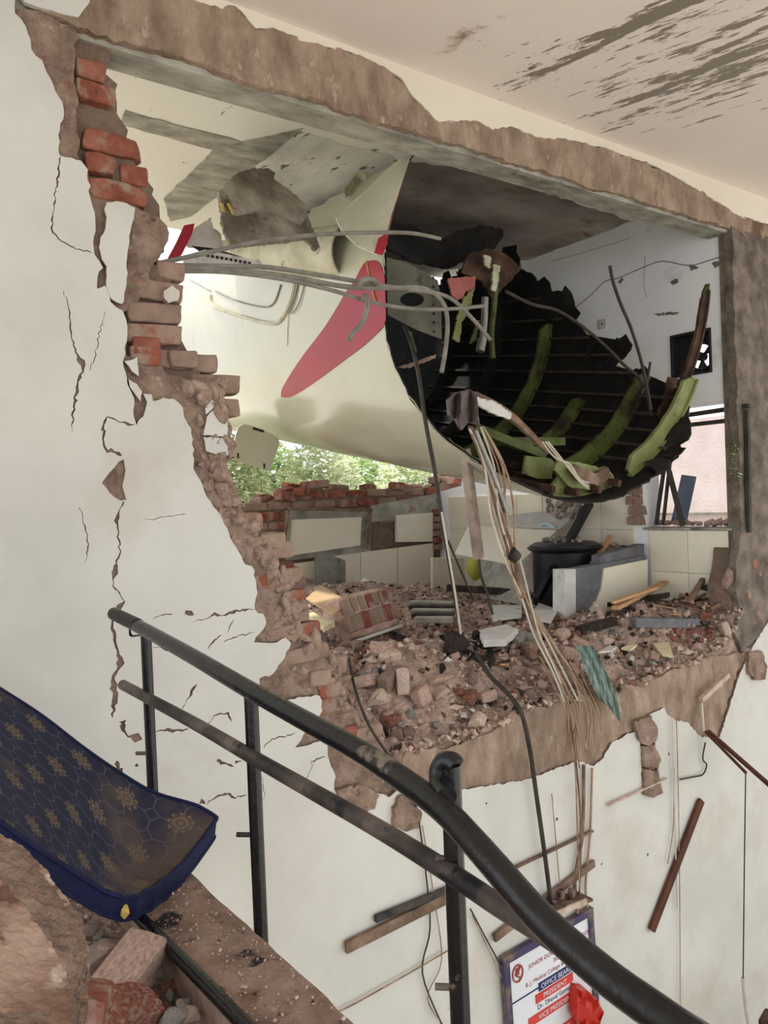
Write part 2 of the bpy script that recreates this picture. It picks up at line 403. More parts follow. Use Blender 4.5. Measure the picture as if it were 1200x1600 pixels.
PILLAR = [(1150, 985), (1156, 960), (1150, 920), (1159, 880), (1160, 860), (1160, 395)]
holeL = [w2(*p) for p in HOLE_L]; slab = [w2(*p) for p in SLAB]; pil = [w2(*p) for p in PILLAR]
soffL = (w2(192, 60)[0], SOF); soffR = (pil[-1][0], SOF)
PX_ = pil[-1][0]
hole = [soffL]+holeL[1:]+slab+pil[:-1]+[(PX_, .60), (6.4, .60), (6.4, 1.5), (PX_, 1.5)]+[soffR]
wall_outer = [(-1.6, -3.2), (6.6, -3.2), (6.6, CZ), (-1.6, CZ)]
# core sits a little back, bricks and render are proud of it
def inset_hole(pts, d):
    n = len(pts); out = []
    for i in range(n):
        a = Vector(pts[i-1]); b = Vector(pts[(i+1) % n]); t = (b-a).normalized(); out.append((pts[i][0]+t.y*-d*-1, pts[i][1]+t.x*d*-1))
    return out
core_hole = [(x-.035 if i < len(HOLE_L) and 0 < i else x, z if z < SOF-.02 else SOF+.12) for i, (x, z) in enumerate(hole)]
wall = plate('wall_front', wall_outer, mapW(WY+.055), .15, m_mortar, holes=[jag(core_hole, .05, .008)], recenter=False)
wall['kind'] = 'structure'
# concrete beam over the hole
box('concrete_beam', (.62, WY+.035, SOF), (6.6, BY, CZ-.001), m_conc, parent=wall, bev=.006)

# --- brown render
rend_holes = []
def rdisp(a, sc, lean=0.): return lambda u, v: -abs(a)*(.5+.5*fbm(u, v, 1.3, sc))-.3*a*fbm(u, v, 7.7, sc*4)+lean*v
top_edge = [(295, -3), (345, 12), (370, 10), (400, 45), (425, 45), (465, 57), (467, 66), (485, 67), (550, 82), (600, 103), (630, 125), (645, 150), (685, 190), (715, 190), (745, 188), (770, 202), (800, 197), (840, 215), (885, 217), (940, 230), (1025, 260), (1075, 287), (1130, 320), (1150, 335), (1200, 350)]
te = [w2(*p) for p in top_edge]; te = te+[(6.6, te[-1][1])]
beam_low = [(x, SOF+.012+.02*fbm(x, 0, 0, 3)) for x in np.linspace(6.6, .86, 60)]
bf = jag([(.62, CZ), te[0]]+te[1:]+beam_low+[(.7, 2.6)], .03, .007, keep=lambda p: p[0] > 5.6 or p[1] > CZ-.01)
plate('render_coat', bf, mapW(WY+.018), .04, m_render, cell=.021, disp=rdisp(.028, 9), parent=wall, back=False, smooth=True)
# render on the left beside the bricks, and lower down
RL = [(25, 10), (60, 12), (122, 42), (121, 100), (123, 180), (126, 249), (140, 262), (146, 300), (160, 305), (185, 308), (213, 322), (240, 332), (262, 350), (262, 372), (250, 400), (240, 410), (236, 440), (222, 470), (200, 485), (202, 555), (250, 560), (258, 580), (300, 590), (318, 612), (322, 640), (340, 660), (352, 700), (350, 740), (362, 765), (376, 785), (378, 805), (398, 828), (404, 860), (428, 875), (436, 895), (446, 920), (462, 940), (455, 960), (486, 998), (528, 1045), (548, 1078), (568, 1120), (590, 1148), (640, 1175), (650, 1300), (420, 1300), (330, 1000), (60, 900), (60, 200)]
plate('render_coat', jag([w2(*p) for p in RL], .025, .008), mapW(WY+.030), .03, m_mud, cell=.02, disp=rdisp(.022, 8), parent=wall, back=False, smooth=True)
LOW = [(640, 1168), (700, 1170), (745, 1157), (780, 1139), (820, 1111), (890, 1093), (962, 1079), (1040, 1054), (1117, 1026), (1165, 1020), (1185, 1000), (1200, 975), (1215, 1000), (1215, 1300), (1000, 1300), (900, 1260), (600, 1300)]
plate('render_coat', jag([w2(*p) for p in LOW], .03, .008), mapW(WY+.026), .05, m_render, cell=.022, disp=rdisp(.022, 8), parent=wall, back=False, smooth=True)
# pillar render at the right end with crumbled foot
PR = [(1148, 920), (1160, 955), (1148, 985), (1162, 1020), (1190, 990), (1215, 960)]
m_pil = pm('dark_grey_render', [(88, 78, 70), (112, 102, 92), (134, 122, 110)], 8, .95, .6, 50, dist=.02)
plate('render_coat', jag([(4.962, SOF+.03), (4.962, 2.0), (4.962, 1.3), (4.964, .62)]+[w2(*p) for p in PR]+[(6.6, .4), (6.6, SOF+.03)], .03, .006, keep=lambda p: p[0] > 5.6), mapW(WY+.012), .05, m_pil, cell=.04, disp=rdisp(.018, 6), parent=wall, back=False, smooth=True)

# --- white plaster, with cracks and missing flakes cut through
PL = [(20, -20), (25, 20), (40, 42), (49, 62), (50, 77), (65, 95), (82, 132), (97, 160), (101, 178), (92, 202), (91, 240), (94, 242), (128, 250), (137, 265), (140, 290), (139, 307), (147, 332), (150, 342), (146, 370), (149, 397), (157, 408), (160, 418), (151, 432), (152, 452), (163, 447), (170, 458), (174, 470), (182, 480), (192, 485), (199, 500), (199, 522), (194, 552), (192, 565), (200, 600), (210, 622), (211, 650), (213, 664), (228, 642), (231, 628), (224, 616), (235, 617), (239, 626), (272, 622), (285, 637), (287, 652), (300, 670), (302, 702), (302, 732), (320, 765), (322, 777), (340, 797), (360, 840), (383, 883), (395, 885), (402, 927), (397, 953), (410, 960), (417, 973), (397, 1003), (433, 1005), (447, 995), (455, 1005), (440, 1033), (427, 1053), (407, 1060), (405, 1087), (417, 1107), (453, 1093), (473, 1088), (500, 1087), (504, 1111), (482, 1135), (461, 1168), (472, 1166), (509, 1157), (511, 1182), (524, 1213), (522, 1234), (534, 1255), (559, 1263), (584, 1251), (588, 1238), (609, 1247), (622, 1234), (722, 1235), (797, 1222), (827, 1218), (880, 1197), (902, 1189), (929, 1197), (943, 1183), (957, 1160), (985, 1145), (1000, 1140), (1003, 1240), (1016, 1244), (1030, 1238), (1026, 1190), (1022, 1150), (1010, 1120), (1037, 1106), (1044, 1117), (1055, 1125), (1075, 1130), (1095, 1151), (1125, 1152), (1140, 1105), (1152, 1065), (1168, 1025), (1192, 985), (1206, 960)]
pl = jag([w2(*p) for p in PL], .018, .0045, closed=False)
pl = [(-1.6, CZ)]+pl[1:]+[(6.6, .3), (6.6, -3.2), (-1.6, -3.2)]
CR = [
 [(93, 245, 1), (92, 270, 1.6), (86, 300, 1.2), (83, 330, 1.2), (82, 362, 1.6), (97, 378, 1), (120, 388, .9), (144, 395, .9)],
 [(100, 455, .5), (108, 490, 1), (113, 530, 1.5), (118, 550, 2), (125, 560, 5), (132, 570, 5), (128, 580, 3), (121, 600, 2), (118, 615, 3.5), (115, 640, 1.5), (112, 675, .5)],
 [(163, 487, .5), (155, 520, .7), (150, 550, .7), (140, 580, .5)],
 [(211, 662, .8), (200, 663, 2.4), (185, 658, 1), (168, 653, 2), (162, 665, 3), (161, 690, 3), (166, 705, 4), (180, 705, 4), (190, 712, 2)],
 [(193, 785, 1), (185, 800, 1.2), (183, 808, 5), (182, 820, 1.2), (186, 845, 1.3), (187, 865, 1.3), (182, 880, 2), (180, 895, 5), (177, 905, 1), (178, 915, 1), (190, 930, 1.5), (195, 942, 1.2), (188, 948, 6), (182, 955, 3), (177, 962, 1)],
 [(174, 965, 3), (176, 980, 2), (180, 1000, 6), (182, 1015, 2), (188, 1035, 6), (185, 1047, 1.5), (175, 1060, 6), (180, 1085, 6), (177, 1110, 3), (176, 1122, 1)],
 [(190, 1125, 6), (192, 1140, 5), (200, 1150, 2), (215, 1152, 7), (222, 1155, 2)],
 [(180, 1190, 4), (186, 1205, 7), (190, 1212, 3)],
 [(240, 965, .7), (255, 960, .8), (270, 959, .8)], [(290, 957, 3), (297, 959, 5), (303, 961, 1)],
 [(300, 972, .6), (325, 966, .8), (335, 960, 4), (345, 962, .9), (370, 955, 3.5), (397, 952, .6)],
 [(355, 987, .6), (362, 975, .9), (366, 968, .5)], [(325, 1012, .8), (335, 1000, 2), (347, 992, .8)], [(350, 1003, .8), (365, 997, 1.2), (380, 993, 1.2), (397, 988, .8)],
 [(282, 1112, .5), (295, 1090, .9), (302, 1075, 6), (308, 1069, 1)],
 [(325, 1131, .8), (335, 1118, 1.1), (348, 1115, 2), (356, 1115, 3), (362, 1127, 1)],
 [(240, 1145, 1), (250, 1142, 1), (262, 1141, 4), (275, 1142, 3), (295, 1138, .8)],
 [(323, 1256, 1), (340, 1245, 2), (355, 1240, 2.6), (368, 1246, 1.5), (385, 1242, .6)], [(313, 1252, 4), (320, 1256, 3)],
 [(338, 1188, 3), (355, 1195, 3), (365, 1198, 1)], [(368, 1192, 3), (378, 1189, 1)],
 [(412, 1168, .8), (425, 1155, 1.1), (445, 1150, 1.1), (462, 1145, .7)],
 [(478, 1217, .8), (488, 1200, 1.3), (487, 1190, 1.3), (500, 1185, 1.2), (509, 1183, 1)],
 [(125, 795, .5), (135, 830, 1), (138, 855, 1), (133, 880, .4)],
 [(240, 1010, .7), (270, 1018, .8), (300, 1012, .6)], [(210, 1195, 3), (216, 1197, 2.5)],
 [(410, 1215, .6), (413, 1240, .9), (411, 1250, .6)], [(228, 812, .4), (262, 808, .7), (290, 803, .4)],
]
ch = [[w2(*p) for p in ((160, 755), (170, 737), (186, 722), (193, 718), (195, 735), (190, 760), (197, 780), (188, 783), (170, 770))]]
ch = [jag(ch[0], .02, .004)]
for cr in CR:
    P = [Vector(w2(a, b)) for a, b, _ in cr]; Wd = [max(.55, c)*.8/1237*2.75 for _, _, c in cr]
    Q = []; Wq = []
    for i in range(len(P)-1):
        k = max(1, int((P[i+1]-P[i]).length/.011))
        for q in range(k):
            t = q/k; Q.append(P[i].lerp(P[i+1], t)+Vector((U(-1, 1), U(-1, 1)))*.0045); Wq.append((Wd[i]*(1-t)+Wd[i+1]*t)*U(.45, 1.45))
    Q.append(P[-1]); Wq.append(Wd[-1]*.4)
    L1 = []; L2 = []
    for i, p in enumerate(Q):
        t = (Q[min(i+1, len(Q)-1)]-Q[max(i-1, 0)]).normalized(); nv = Vector((-t.y, t.x))
        L1.append(tuple(p+nv*Wq[i])); L2.append(tuple(p-nv*Wq[i]))
    ch.append(L1+L2[::-1])
for px_, py_, r_ in ((870, 1280, 3), (1005, 1190, 2), (760, 1255, 2), (1012, 1335, 3), (1045, 1178, 3), (940, 1350, 2)):
    c = w2(px_, py_); ch.append([(c[0]+r_*.003*math.cos(a)*U(.6, 1.2), c[1]+r_*.004*math.sin(a)*U(.6, 1.2)) for a in np.linspace(0, 6.28, 8)[:-1]])
plate('render_coat', pl, mapW(WY+.008), .02, m_mud, parent=wall, back=False)
plate('plaster', pl, mapW(WY), .022, m_plaster, holes=ch, parent=wall, back=False, side_mat=m_render)
# plaster strip left above the beam, patch at the top left corner, loose flakes
plate('plaster', jag([te[0]]+te[1:-1], .02, .004, closed=False)+[(6.6, te[-1][1]), (6.6, CZ), (1.2, CZ)], mapW(WY), .012, m_plaster2, parent=wall, back=False)
plate('plaster', jag([w2(*p) for p in ((20, -30), (39, 6), (60, 12), (90, 20), (122, 28), (128, 20), (142, -2), (155, -30))], .02, .003), mapW(WY-.006), .02, m_plaster, parent=wall, back=False)
FL = [[(162, 327), (167, 317), (182, 314), (197, 318), (211, 325), (210, 342), (202, 362), (200, 390), (197, 412), (199, 427), (195, 452), (194, 472), (190, 476), (172, 467), (167, 447), (166, 417), (159, 405), (155, 387), (156, 370), (166, 357), (166, 340)],
 [(194, 565), (215, 558), (215, 589), (207, 580), (200, 572)], [(200, 593), (214, 600), (221, 612), (219, 628), (212, 620), (202, 605)],
 [(315, 614), (322, 611), (337, 630), (332, 638), (322, 648), (321, 640)], [(323, 652), (334, 640), (340, 636), (355, 655), (355, 684), (335, 681), (317, 680), (322, 660)], [(317, 682), (335, 683), (355, 686), (356, 710), (345, 714), (322, 705)],
 [(255, 455), (268, 447), (281, 455), (277, 470), (263, 474), (256, 466)]]
for i, fl in enumerate(FL):
    plate('plaster_flake', jag([w2(*p) for p in fl], .015, .003), mapW(WY-(.004 if i else .002)), .03, m_plaster, parent=wall, back=False, side_mat=m_render)
# loose crust of render hanging below the slab edge
for P in ([(988, 1128), (1000, 1120), (1012, 1118), (1024, 1140), (1020, 1160), (1004, 1165), (992, 1150)], [(1000, 1165), (1018, 1162), (1026, 1185), (1022, 1200), (1002, 1196)], [(1004, 1200), (1022, 1203), (1030, 1236), (1016, 1245), (1002, 1240)], [(612, 1262), (622, 1240), (640, 1245), (655, 1270), (650, 1292), (630, 1300), (612, 1290)], [(1166, 1018), (1185, 1016), (1194, 1040), (1190, 1062), (1176, 1062), (1165, 1050)], [(525, 1235), (560, 1222), (586, 1240), (580, 1262), (552, 1268), (530, 1256)]):
    plate('render_lump', jag([w2(*p) for p in P], .02, .006), mapW(WY-.012), .04, m_mud, cell=.02, disp=rdisp(.02, 9), parent=wall, back=False, smooth=True)

# --- bricks of the broken edge
BR = [(122, 48), (150, 55)]+HOLE_L[1:52]+[(560, 1130), (520, 1060), (455, 985), (425, 930), (400, 870), (372, 810), (345, 770), (325, 720), (322, 660), (300, 600), (255, 575), (205, 560), (200, 485), (235, 440), (245, 400), (262, 360), (215, 326), (150, 305), (140, 262), (124, 200)]
brp = [w2(*p) for p in BR]
BRICK_ME = []
for i in range(6):
    BRICK_ME.append(raw_mesh('brick', box_data(.215, .10, .068, .004, .10, i, 2), (m_brick, m_brick, m_brickd, m_brick, m_brickd, m_brickd)[i]))
HEAD_ME = [raw_mesh('brick', box_data(.104, .10, .068, .004, .11, 20+i, 2), (m_brick, m_brickd, m_brick, m_brickd)[i]) for i in range(4)]
course = .084
for k in range(-5, 32):
    z = .03+k*course
    if z > SOF-.035: continue
    x = .6+(.115 if k % 2 else 0)+U(-.02, .02); head = k % 4 == 1
    while x < 2.3:
        L = .115 if head or rng.random() < .3 else .226
        c = (x+L/2, z)
        if z < 1.1 and rng.random() < .5: x += L+.004; continue
        if pip(c, brp) or (pip((c[0]-L*.4, z), brp) and pip((c[0]+L*.1, z), brp)):
            edge = min(abs(c[0]-q[0]) for q in holeL if abs(q[1]-z) < .09) if any(abs(q[1]-z) < .09 for q in holeL) else 1
            dust = .8 if 1.1 < z < 1.75 else (.75 if z < 1.1 else .2)
            me = rng.choice(HEAD_ME[0::2] if L < .2 else (BRICK_ME[0], BRICK_ME[1], BRICK_ME[3]))
            xl = max(x, w2(123, 150)[0]) if z > 1.9 else x
            fx_ = (x+L-xl)/L
            if fx_ < .3: x += L+.004; continue
            c = (xl+L*fx_/2, z)
            if rng.random() < dust: me = rng.choice((BRICK_ME[2], BRICK_ME[5])) if L > .2 else HEAD_ME[1]
            dz = -.03*max(0, 1-edge/.2)
            put('brick', me, (c[0]+U(-.006, .006), WY+.066+U(-.012, .010)+max(0, .12-edge)*.25, z+U(-.006, .004)), (U(-.04, .04), U(-.05, .05), U(-.06, .06)), (fx_, 1, 1.08), parent=wall)
        x += L+.004
m_lump = pm('pale_mortar_lump', [(126, 104, 91), (150, 127, 113), (168, 146, 131)], 3, .95, .25, 14, dist=.02)
MUD = [raw_mesh('mortar_lump', chunk_data(1, .8, .8, 120+i, 22), m_lump) for i in range(4)]
for k in range(210):
    a_, b_ = rng.choice(list(zip(HOLE_L[26:], HOLE_L[27:]))); t_ = rng.random(); q_ = w2(a_[0]+(b_[0]-a_[0])*t_-abs(rng.gauss(0, 16)), a_[1]+(b_[1]-a_[1])*t_+U(-8, 8)); s_ = U(.04, .12)
    put('mortar_lump', rng.choice(MUD), (q_[0]-.01, WY+.028+U(-.015, .03), q_[1]), (U(0, 6), U(0, 6), U(0, 6)), (s_, s_*.7, s_*.8), parent=wall)
for a_, b_, s_ in ((1150, 905, .16), (1172, 930, .18), (1185, 960, .15), (1165, 880, .11), (1190, 900, .13), (1160, 960, .12)):
    q_ = w2(a_, b_); put('mortar_lump', rng.choice(MUD), (q_[0], WY+.05, q_[1]), (U(0, 6), U(0, 6), U(0, 6)), (s_, s_*.6, s_*.8), parent=wall)
q_ = w2(1180, 882); put('brick', HEAD_ME[0], (q_[0], WY+.04, q_[1]), (0, .2, .3), parent=wall)
# red bricks showing through the render lower down
for (a, b) in ((482, 1023), (470, 960), (440, 905), (445, 860), (520, 1080), (512, 1105), (505, 1060), (462, 935), (396, 815), (385, 830), (430, 845), (455, 990), (545, 1150), (570, 1150), (230, 540), (290, 560)):
    c = w2(a, b); put('brick', rng.choice((HEAD_ME[1], HEAD_ME[3], HEAD_ME[0], BRICK_ME[4])), (c[0], WY+.056, c[1]), (U(-.05, .05), U(-.1, .1), U(-.05, .05)), parent=wall)

box('pillar_reveal', (4.970, WY+.008, .30), (4.990, 2.935, SOF+.02), m_pil, parent=wall)
# ---- room behind: right wall, low back wall, floor
RX = 4.985; RCZ = 2.868
def r2(x, y):
    p = onX(x, y, RX); return (p.y, p.z)
def rect(a, b, c, d): return [(a, c), (b, c), (b, d), (a, d)]
fan = [r2(1049, 525), r2(1111, 512), r2(1113, 582), r2(1050, 592)]
fy0, fy1 = min(p[0] for p in fan), max(p[0] for p in fan); fz0, fz1 = fan[3][1], fan[0][1]
wz0, wz1 = .615, 1.47
m_rwall = pm('white_room_wall', [(234, 236, 240), (242, 243, 246)], 1.8, .7, .1, 50, stretch=(1, 1, 1), spots=[((128, 116, 106), 9, .695, .02), ((188, 184, 182), 2.2, .62, .2)])
RWc = [(2.86, .615), (3.62, .615), (3.62, .75), (3.95, .8), (4.1, .95), (4.6, .9), (5.3, 1.0), (5.4, 2.0), (5.35, CZ), (2.86, CZ)]
wr = plate('wall_right', [(2.846, -.1), (6.3, -.1), (6.3, .9), (5.6, 1.0), (5.45, 1.6), (5.4, RCZ), (2.846, RCZ)], mapR(RX), .2, m_rwall, holes=[rect(2.94, 3.60, wz0, wz1), rect(fy0, fy1, fz0, fz1)], flip=True, recenter=False)
wr['kind'] = 'structure'
# crack and chips on the white wall, wall socket
def r3(L, off=.006): return [onX(x, y, RX-off) for x, y in L]
m_chip = pm('chipped_render', [(108, 96, 88), (138, 126, 116)], 14, .95, .4, 60)
for L, r in (([(900, 480), (925, 460), (945, 440), (965, 435), (1000, 420), (1035, 408), (1075, 415), (1105, 408), (1135, 398)], .004), ([(1008, 400), (1006, 440), (1010, 465)], .002), ([(860, 408), (910, 395), (985, 372)], .002)):
    tube('crack', r3(L, .0), r, m_chip, wr, n=5, k=3)
for P in ([(966, 441), (972, 434), (975, 438), (969, 445)], [(1075, 414), (1088, 416), (1092, 420), (1080, 423)], [(1112, 412), (1122, 408), (1128, 414), (1118, 418)], [(1048, 440), (1058, 436), (1060, 440), (1052, 445)], [(1022, 490), (1060, 488), (1060, 491), (1030, 493)]):
    plate('chip', jag([r2(*p) for p in P], .015, .007), mapR(RX-.003), .003, m_chip, parent=wr, flip=True)
sk = plate('wall_socket', [r2(*p) for p in ((935, 500), (948, 498), (948, 513), (935, 515))], mapR(RX-.012), .012, m_white, flip=True)
tag(sk, 'small white socket plate on the white wall beside the wreck', 'socket')
p = onX(941, 506, RX-.014); put('socket_hole', raw_mesh('socket_hole', box_data(.004, .01, .01, 0, cuts=0), m_dark), p, parent=sk)
# extractor fan in its square hole
ef = empty('exhaust_fan', onX(1082, 585, RX+.06)); tag(ef, 'black exhaust fan with metal blades in the square wall opening', 'fan')
fr = lambda a, b, c, d, n_: box(n_, (RX-.012, a, c), (RX+.1, b, d), m_glassd, ef, .002)
fr(fy0, fy0+.018, fz0, fz1, 'frame'); fr(fy1-.018, fy1, fz0, fz1, 'frame'); fr(fy0+.018, fy1-.018, fz1-.018, fz1, 'frame'); fr(fy0+.018, fy1-.018, fz0, fz0+.018, 'frame')
fc = Vector((RX+.07, (fy0+fy1)/2-.035, (fz0+fz1)/2-.02)); fR = .095
ringp = [fc+Vector((0, math.cos(a)*fR, math.sin(a)*fR)) for a in np.linspace(0, 2*math.pi, 25)]
tube('ring', ringp, .012, m_glassd, ef, n=6, k=1)
tube('hub', [fc-Vector((.03, 0, 0)), fc+Vector((.03, 0, 0))], .03, m_glassd, ef, n=12, k=1)
plate('mount_plate', rect(fy0+.018, fy1-.018, fz0+.018, fz1-.018), mapR(RX+.075), .008, m_glassd, holes=[[(fc.y+math.cos(a)*fR, fc.z+math.sin(a)*fR) for a in np.linspace(0, 2*math.pi, 25)[:-1]]], parent=ef, flip=True)
for q in range(3):
    a = q*2.094+.5
    B = [fc+Vector((U(-.004, .004)+.015*math.sin(s_), math.cos(a+o)*r_, math.sin(a+o)*r_)) for o, r_, s_ in ((-.35, .03, 0), (-.42, .088, 1), (.32, .088, -1), (.3, .03, 0))]
    mesh_obj('blade', B+[b+Vector((.004, 0, 0)) for b in B], [(0, 1, 2, 3), (7, 6, 5, 4), (0, 4, 5, 1), (1, 5, 6, 2), (2, 6, 7, 3), (3, 7, 4, 0)], m_glassd, ef)
# broken window in the right wall
win = empty('window_1', (RX+.06, 3.3, wz0)); win['kind'] = 'structure'
m_frame = pm('dark_window_steel', [(46, 44, 40), (70, 66, 60)], 9, .6, .1, 40)
def rbar(n_, L, w, h=.03, off=-.04, m=m_frame, par=win): return bar(n_, onX(*L[0], RX-off), onX(*L[1], RX-off), h, w, m, par)
rbar('frame_top', ((1052, 652), (1172, 634)), .03); rbar('frame_bar', ((1050, 667), (1140, 657)), .028)
rbar('frame_side', ((1167, 640), (1170, 832)), .03); rbar('frame_bar', ((1045, 735), (1067, 822)), .03, off=-.02); rbar('frame_bar', ((1148, 648), (1162, 780)), .022)
rbar('frame_bar', ((1040, 715), (1025, 820)), .018); rbar('frame_bar', ((1048, 712), (1036, 820)), .014)
pane = plate('broken_pane', [r2(*p) for p in ((1052, 742), (1075, 745), (1060, 815), (1035, 818))], mapR(RX+.1), .006, m_blue, parent=win, flip=True)
bp_ = put('brick', BRICK_ME[0], (0, 0, 0)); bpy.data.objects.remove(bp_)
for k in range(6):
    for j in range(2):
        put('brick', rng.choice((BRICK_ME[0], BRICK_ME[2])), (RX-.012+U(-.01, .01), 3.66+U(-.01, .01), .67+k*.075), (0, 0, math.pi/2), (.6, .6, 1), parent=wr) if j == 0 else None
# cream tiles under the window and beyond the barrel
def rtile(y0, y1, z0, z1): box('tile', (RX-.014, y0+.002, z0+.002), (RX, y1-.002, z1-.002), m_tile, wr, .002)
for y0, y1 in ((2.93, 3.24), (3.24, 3.55)):
    for z0, z1 in ((0, .3), (.3, .6)): rtile(y0, y1, z0, z1)
for y0 in (3.68, 3.98, 4.28, 4.58, 4.88, 5.18, 5.48):
    for z0 in (.0, .3, .6): rtile(y0, y0+.3, z0, z0+.3)
box('window_sill', (RX-.02, 2.90, .6), (RX+.2, 3.6, .618), m_conc, wr)

# floor slab of the room
fl_ = plate('floor', [(.9, 3.5), (RX, 3.5), (RX, 6.3), (.9, 6.3)], mapH(-.02), -.12, m_dirt, recenter=False); fl_['kind'] = 'structure'
fb = box('floor', (1.8, 2.9, -.46), (RX, 3.5, -.38), m_conc, kind='structure')
# low brick back wall with tiles
BKY = 5.93
def b2(x, y): p = onY(x, y, BKY); return (p.x, p.z)
topb = [(300, 800), (380, 792), (395, 790), (420, 786), (450, 775), (470, 770), (500, 760), (520, 765), (560, 768), (600, 762), (640, 770), (660, 765), (690, 757), (720, 742), (740, 735), (760, 730), (800, 735)]
tb = [b2(*p) for p in topb]
wb = plate('wall_back', jag([(tb[0][0], -.1)]+tb+[(tb[-1][0], -.1)], .06, .012), mapW(BKY+.02), .22, m_mortar, recenter=False); wb['kind'] = 'structure'
k = 0
for k in range(0, 14):
    z = .04+k*.084; x = tb[0][0]+(.11 if k % 2 else 0)
    while x < tb[-1][0]:
        zt = np.interp(x+.1, [q[0] for q in tb], [q[1] for q in tb])
        if z < zt+.01 and (z > zt-.3 or x < b2(455, 800)[0]):
            put('brick', rng.choice(BRICK_ME[:5]), (x+.11, BKY+.055+U(-.012, .012), z), (U(-.03, .03), U(-.04, .04), U(-.05, .05)), parent=wb)
        x += .226
for i in range(26):                              # loose bricks crowning the wall, depth of the wall
    a = U(400, 760); q = b2(a, np.interp(a, [t[0] for t in topb], [t[1] for t in topb]))
    put('brick', rng.choice(BRICK_ME), (q[0], BKY+U(.02, .2), q[1]+U(-.01, .05)), (U(-.2, .2), U(-.2, .2), U(-.6, .6)), (U(.6, 1), 1, 1), parent=wb)
def bpanel(n_, P, off, th, m): return plate(n_, [b2(*p) for p in P], mapW(BKY-off), th, m, parent=wb)
bpanel('tile', [(455, 812), (562, 808), (560, 852), (452, 868)], .03, .03, m_tile); bpanel('tile', [(617, 805), (674, 801), (673, 846), (617, 847)], .03, .03, m_tile)
bpanel('grey_render', [(446, 797), (580, 797), (578, 862), (446, 876)], .005, .03, m_conc); bpanel('grey_render', [(580, 790), (700, 768), (690, 800), (640, 812), (580, 815)], .008, .03, m_conc)
bpanel('tile', [(446, 882), (492, 876), (494, 975), (440, 975)], .03, .03, m_tile)
for x0, x1 in ((494, 560), (561, 618), (619, 674)):
    bpanel('tile', [(x0, 872-(x0-494)*.13), (x1, 872-(x1-494)*.13), (x1, 975), (x0, 975)], .03, .03, m_tile)
bpanel('tile', [(692, 802), (756, 795), (756, 880), (692, 880)], .03, .03, m_tile); bpanel('tile', [(758, 762), (880, 775), (880, 800), (758, 840)], .03, .03, m_tile)
bpanel('grey_render', [(690, 768), (756, 760), (756, 800), (690, 803)], .01, .02, m_conc)
for k in range(6): put('brick', HEAD_ME[k % 4], tuple(onY(682, 800+k*11, BKY-.03)), (0, 0, 0), (.85, .5, .8), parent=wb)
# brown battens framing a bared patch
fr_ = empty('batten_frame', onY(510, 870, BKY-.06)); tag(fr_, 'thin brown wooden batten frame on the far low brick wall', 'frame')
for L in (((450, 795), (581, 797)), ((450, 797), (441, 876)), ((579, 797), (573, 857))): bar('batten', onY(*L[0], BKY-.06), onY(*L[1], BKY-.06), .03, .025, m_wood, fr_)

# outside: ground, greenery, neighbour wall
g = plate('floor', rect(-40, 40, -20, 60), mapH(-3.3), -.1, m_ground, recenter=False); g['kind'] = 'structure'
nb = box('wall_outside', (7.6, 1.2, -3.3), (7.8, 7.0, 1.62), m_pink, kind='structure', bev=0)
bar('ledge', (7.58, 1.2, .62), (7.58, 7.0, .62), .05, .025, m_conc, nb)
def shrub(name, c, rx, rz, n, m, seed):
    r = random.Random(seed); V = []; Fc = []
    t = empty(name, (c[0], c[1], -3.3))
    for i in range(n):
        d = Vector((r.gauss(0, 1), r.gauss(0, 1), r.gauss(0, 1))).normalized()*(r.random()**.4)
        p = Vector(c)+Vector((d.x*rx, d.y*rx*.6, d.z*rz))
        a = Vector((r.gauss(0, 1), r.gauss(0, 1), r.gauss(0, .6))).normalized(); b = a.orthogonal().normalized(); s = r.uniform(.03, .06); k = len(V)
        V += [p-a*s, p+b*s*.4, p+a*s*1.3, p-b*s*.4]; Fc.append((k, k+1, k+2, k+3))
    o = mesh_obj('foliage', V, Fc, m, t); o['kind'] = 'stuff'
    tube('stem', [(c[0], c[1], -3.3), (c[0]+.1, c[1], c[2]-rz*.5), (c[0], c[1], c[2])], .05, m_stem, t, n=6)
    return t
SH = [(360, 735, 8.0, .5, m_leaf2, 'pale sunlit shrub beside the hanging hatch panel'), (425, 740, 9.4, .55, m_leaf, 'green leafy shrub beyond the low wall, left of centre'), (500, 735, 8.0, .6, m_leaf2, 'pale sunlit leafy shrub under the aircraft belly, centre'), (565, 740, 9.6, .6, m_leaf, 'green leafy shrub beyond the low wall, right of centre'), (645, 748, 8.0, .6, m_leaf2, 'pale sunlit shrub at the right, behind the hanging dark cable')]
for i, (a, b, Y, r_, m, lb) in enumerate(SH):
    p = onY(a, b, Y); tag(shrub('leafy_shrub', (p.x, p.y, p.z-.35), r_, .8, 3600, m, i), lb, 'shrub', 'shrubs beyond the low wall')

# landing with kerb, camera side
LEDGE = -.095
m_ledge = pm('dusty_kerb_concrete', [(116, 94, 82), (140, 117, 104), (158, 136, 123)], 10, .92, .5, 60, spots=[((44, 42, 44), 4.2, .60, .03), ((170, 146, 130), 30, .66, .05), ((90, 62, 50), 6, .62, .08)])
kb = plate('landing_kerb', jag([(.62, -1.5), (.80, -1.5), (.80, 2.78), (.62, 2.78)], .05, .003), mapH(LEDGE), -.28, m_ledge, cell=.03, disp=lambda u, v: .004*fbm(u, v, 0, 14), recenter=True)
tag(kb, kind='structure'); kb.name = 'trim_1'
lf = box('floor', (-2.2, -1.5, -.42), (.62, 2.83, -.27), m_dirt, kind='structure')
sf = box('floor', (.62, -1.5, -.55), (.8, 2.83, LEDGE-.27), m_ledge, kind='structure')
lowf = box('floor', (.8, -1.5, -3.3), (6.6, 2.83, -3.2), m_conc, kind='structure')

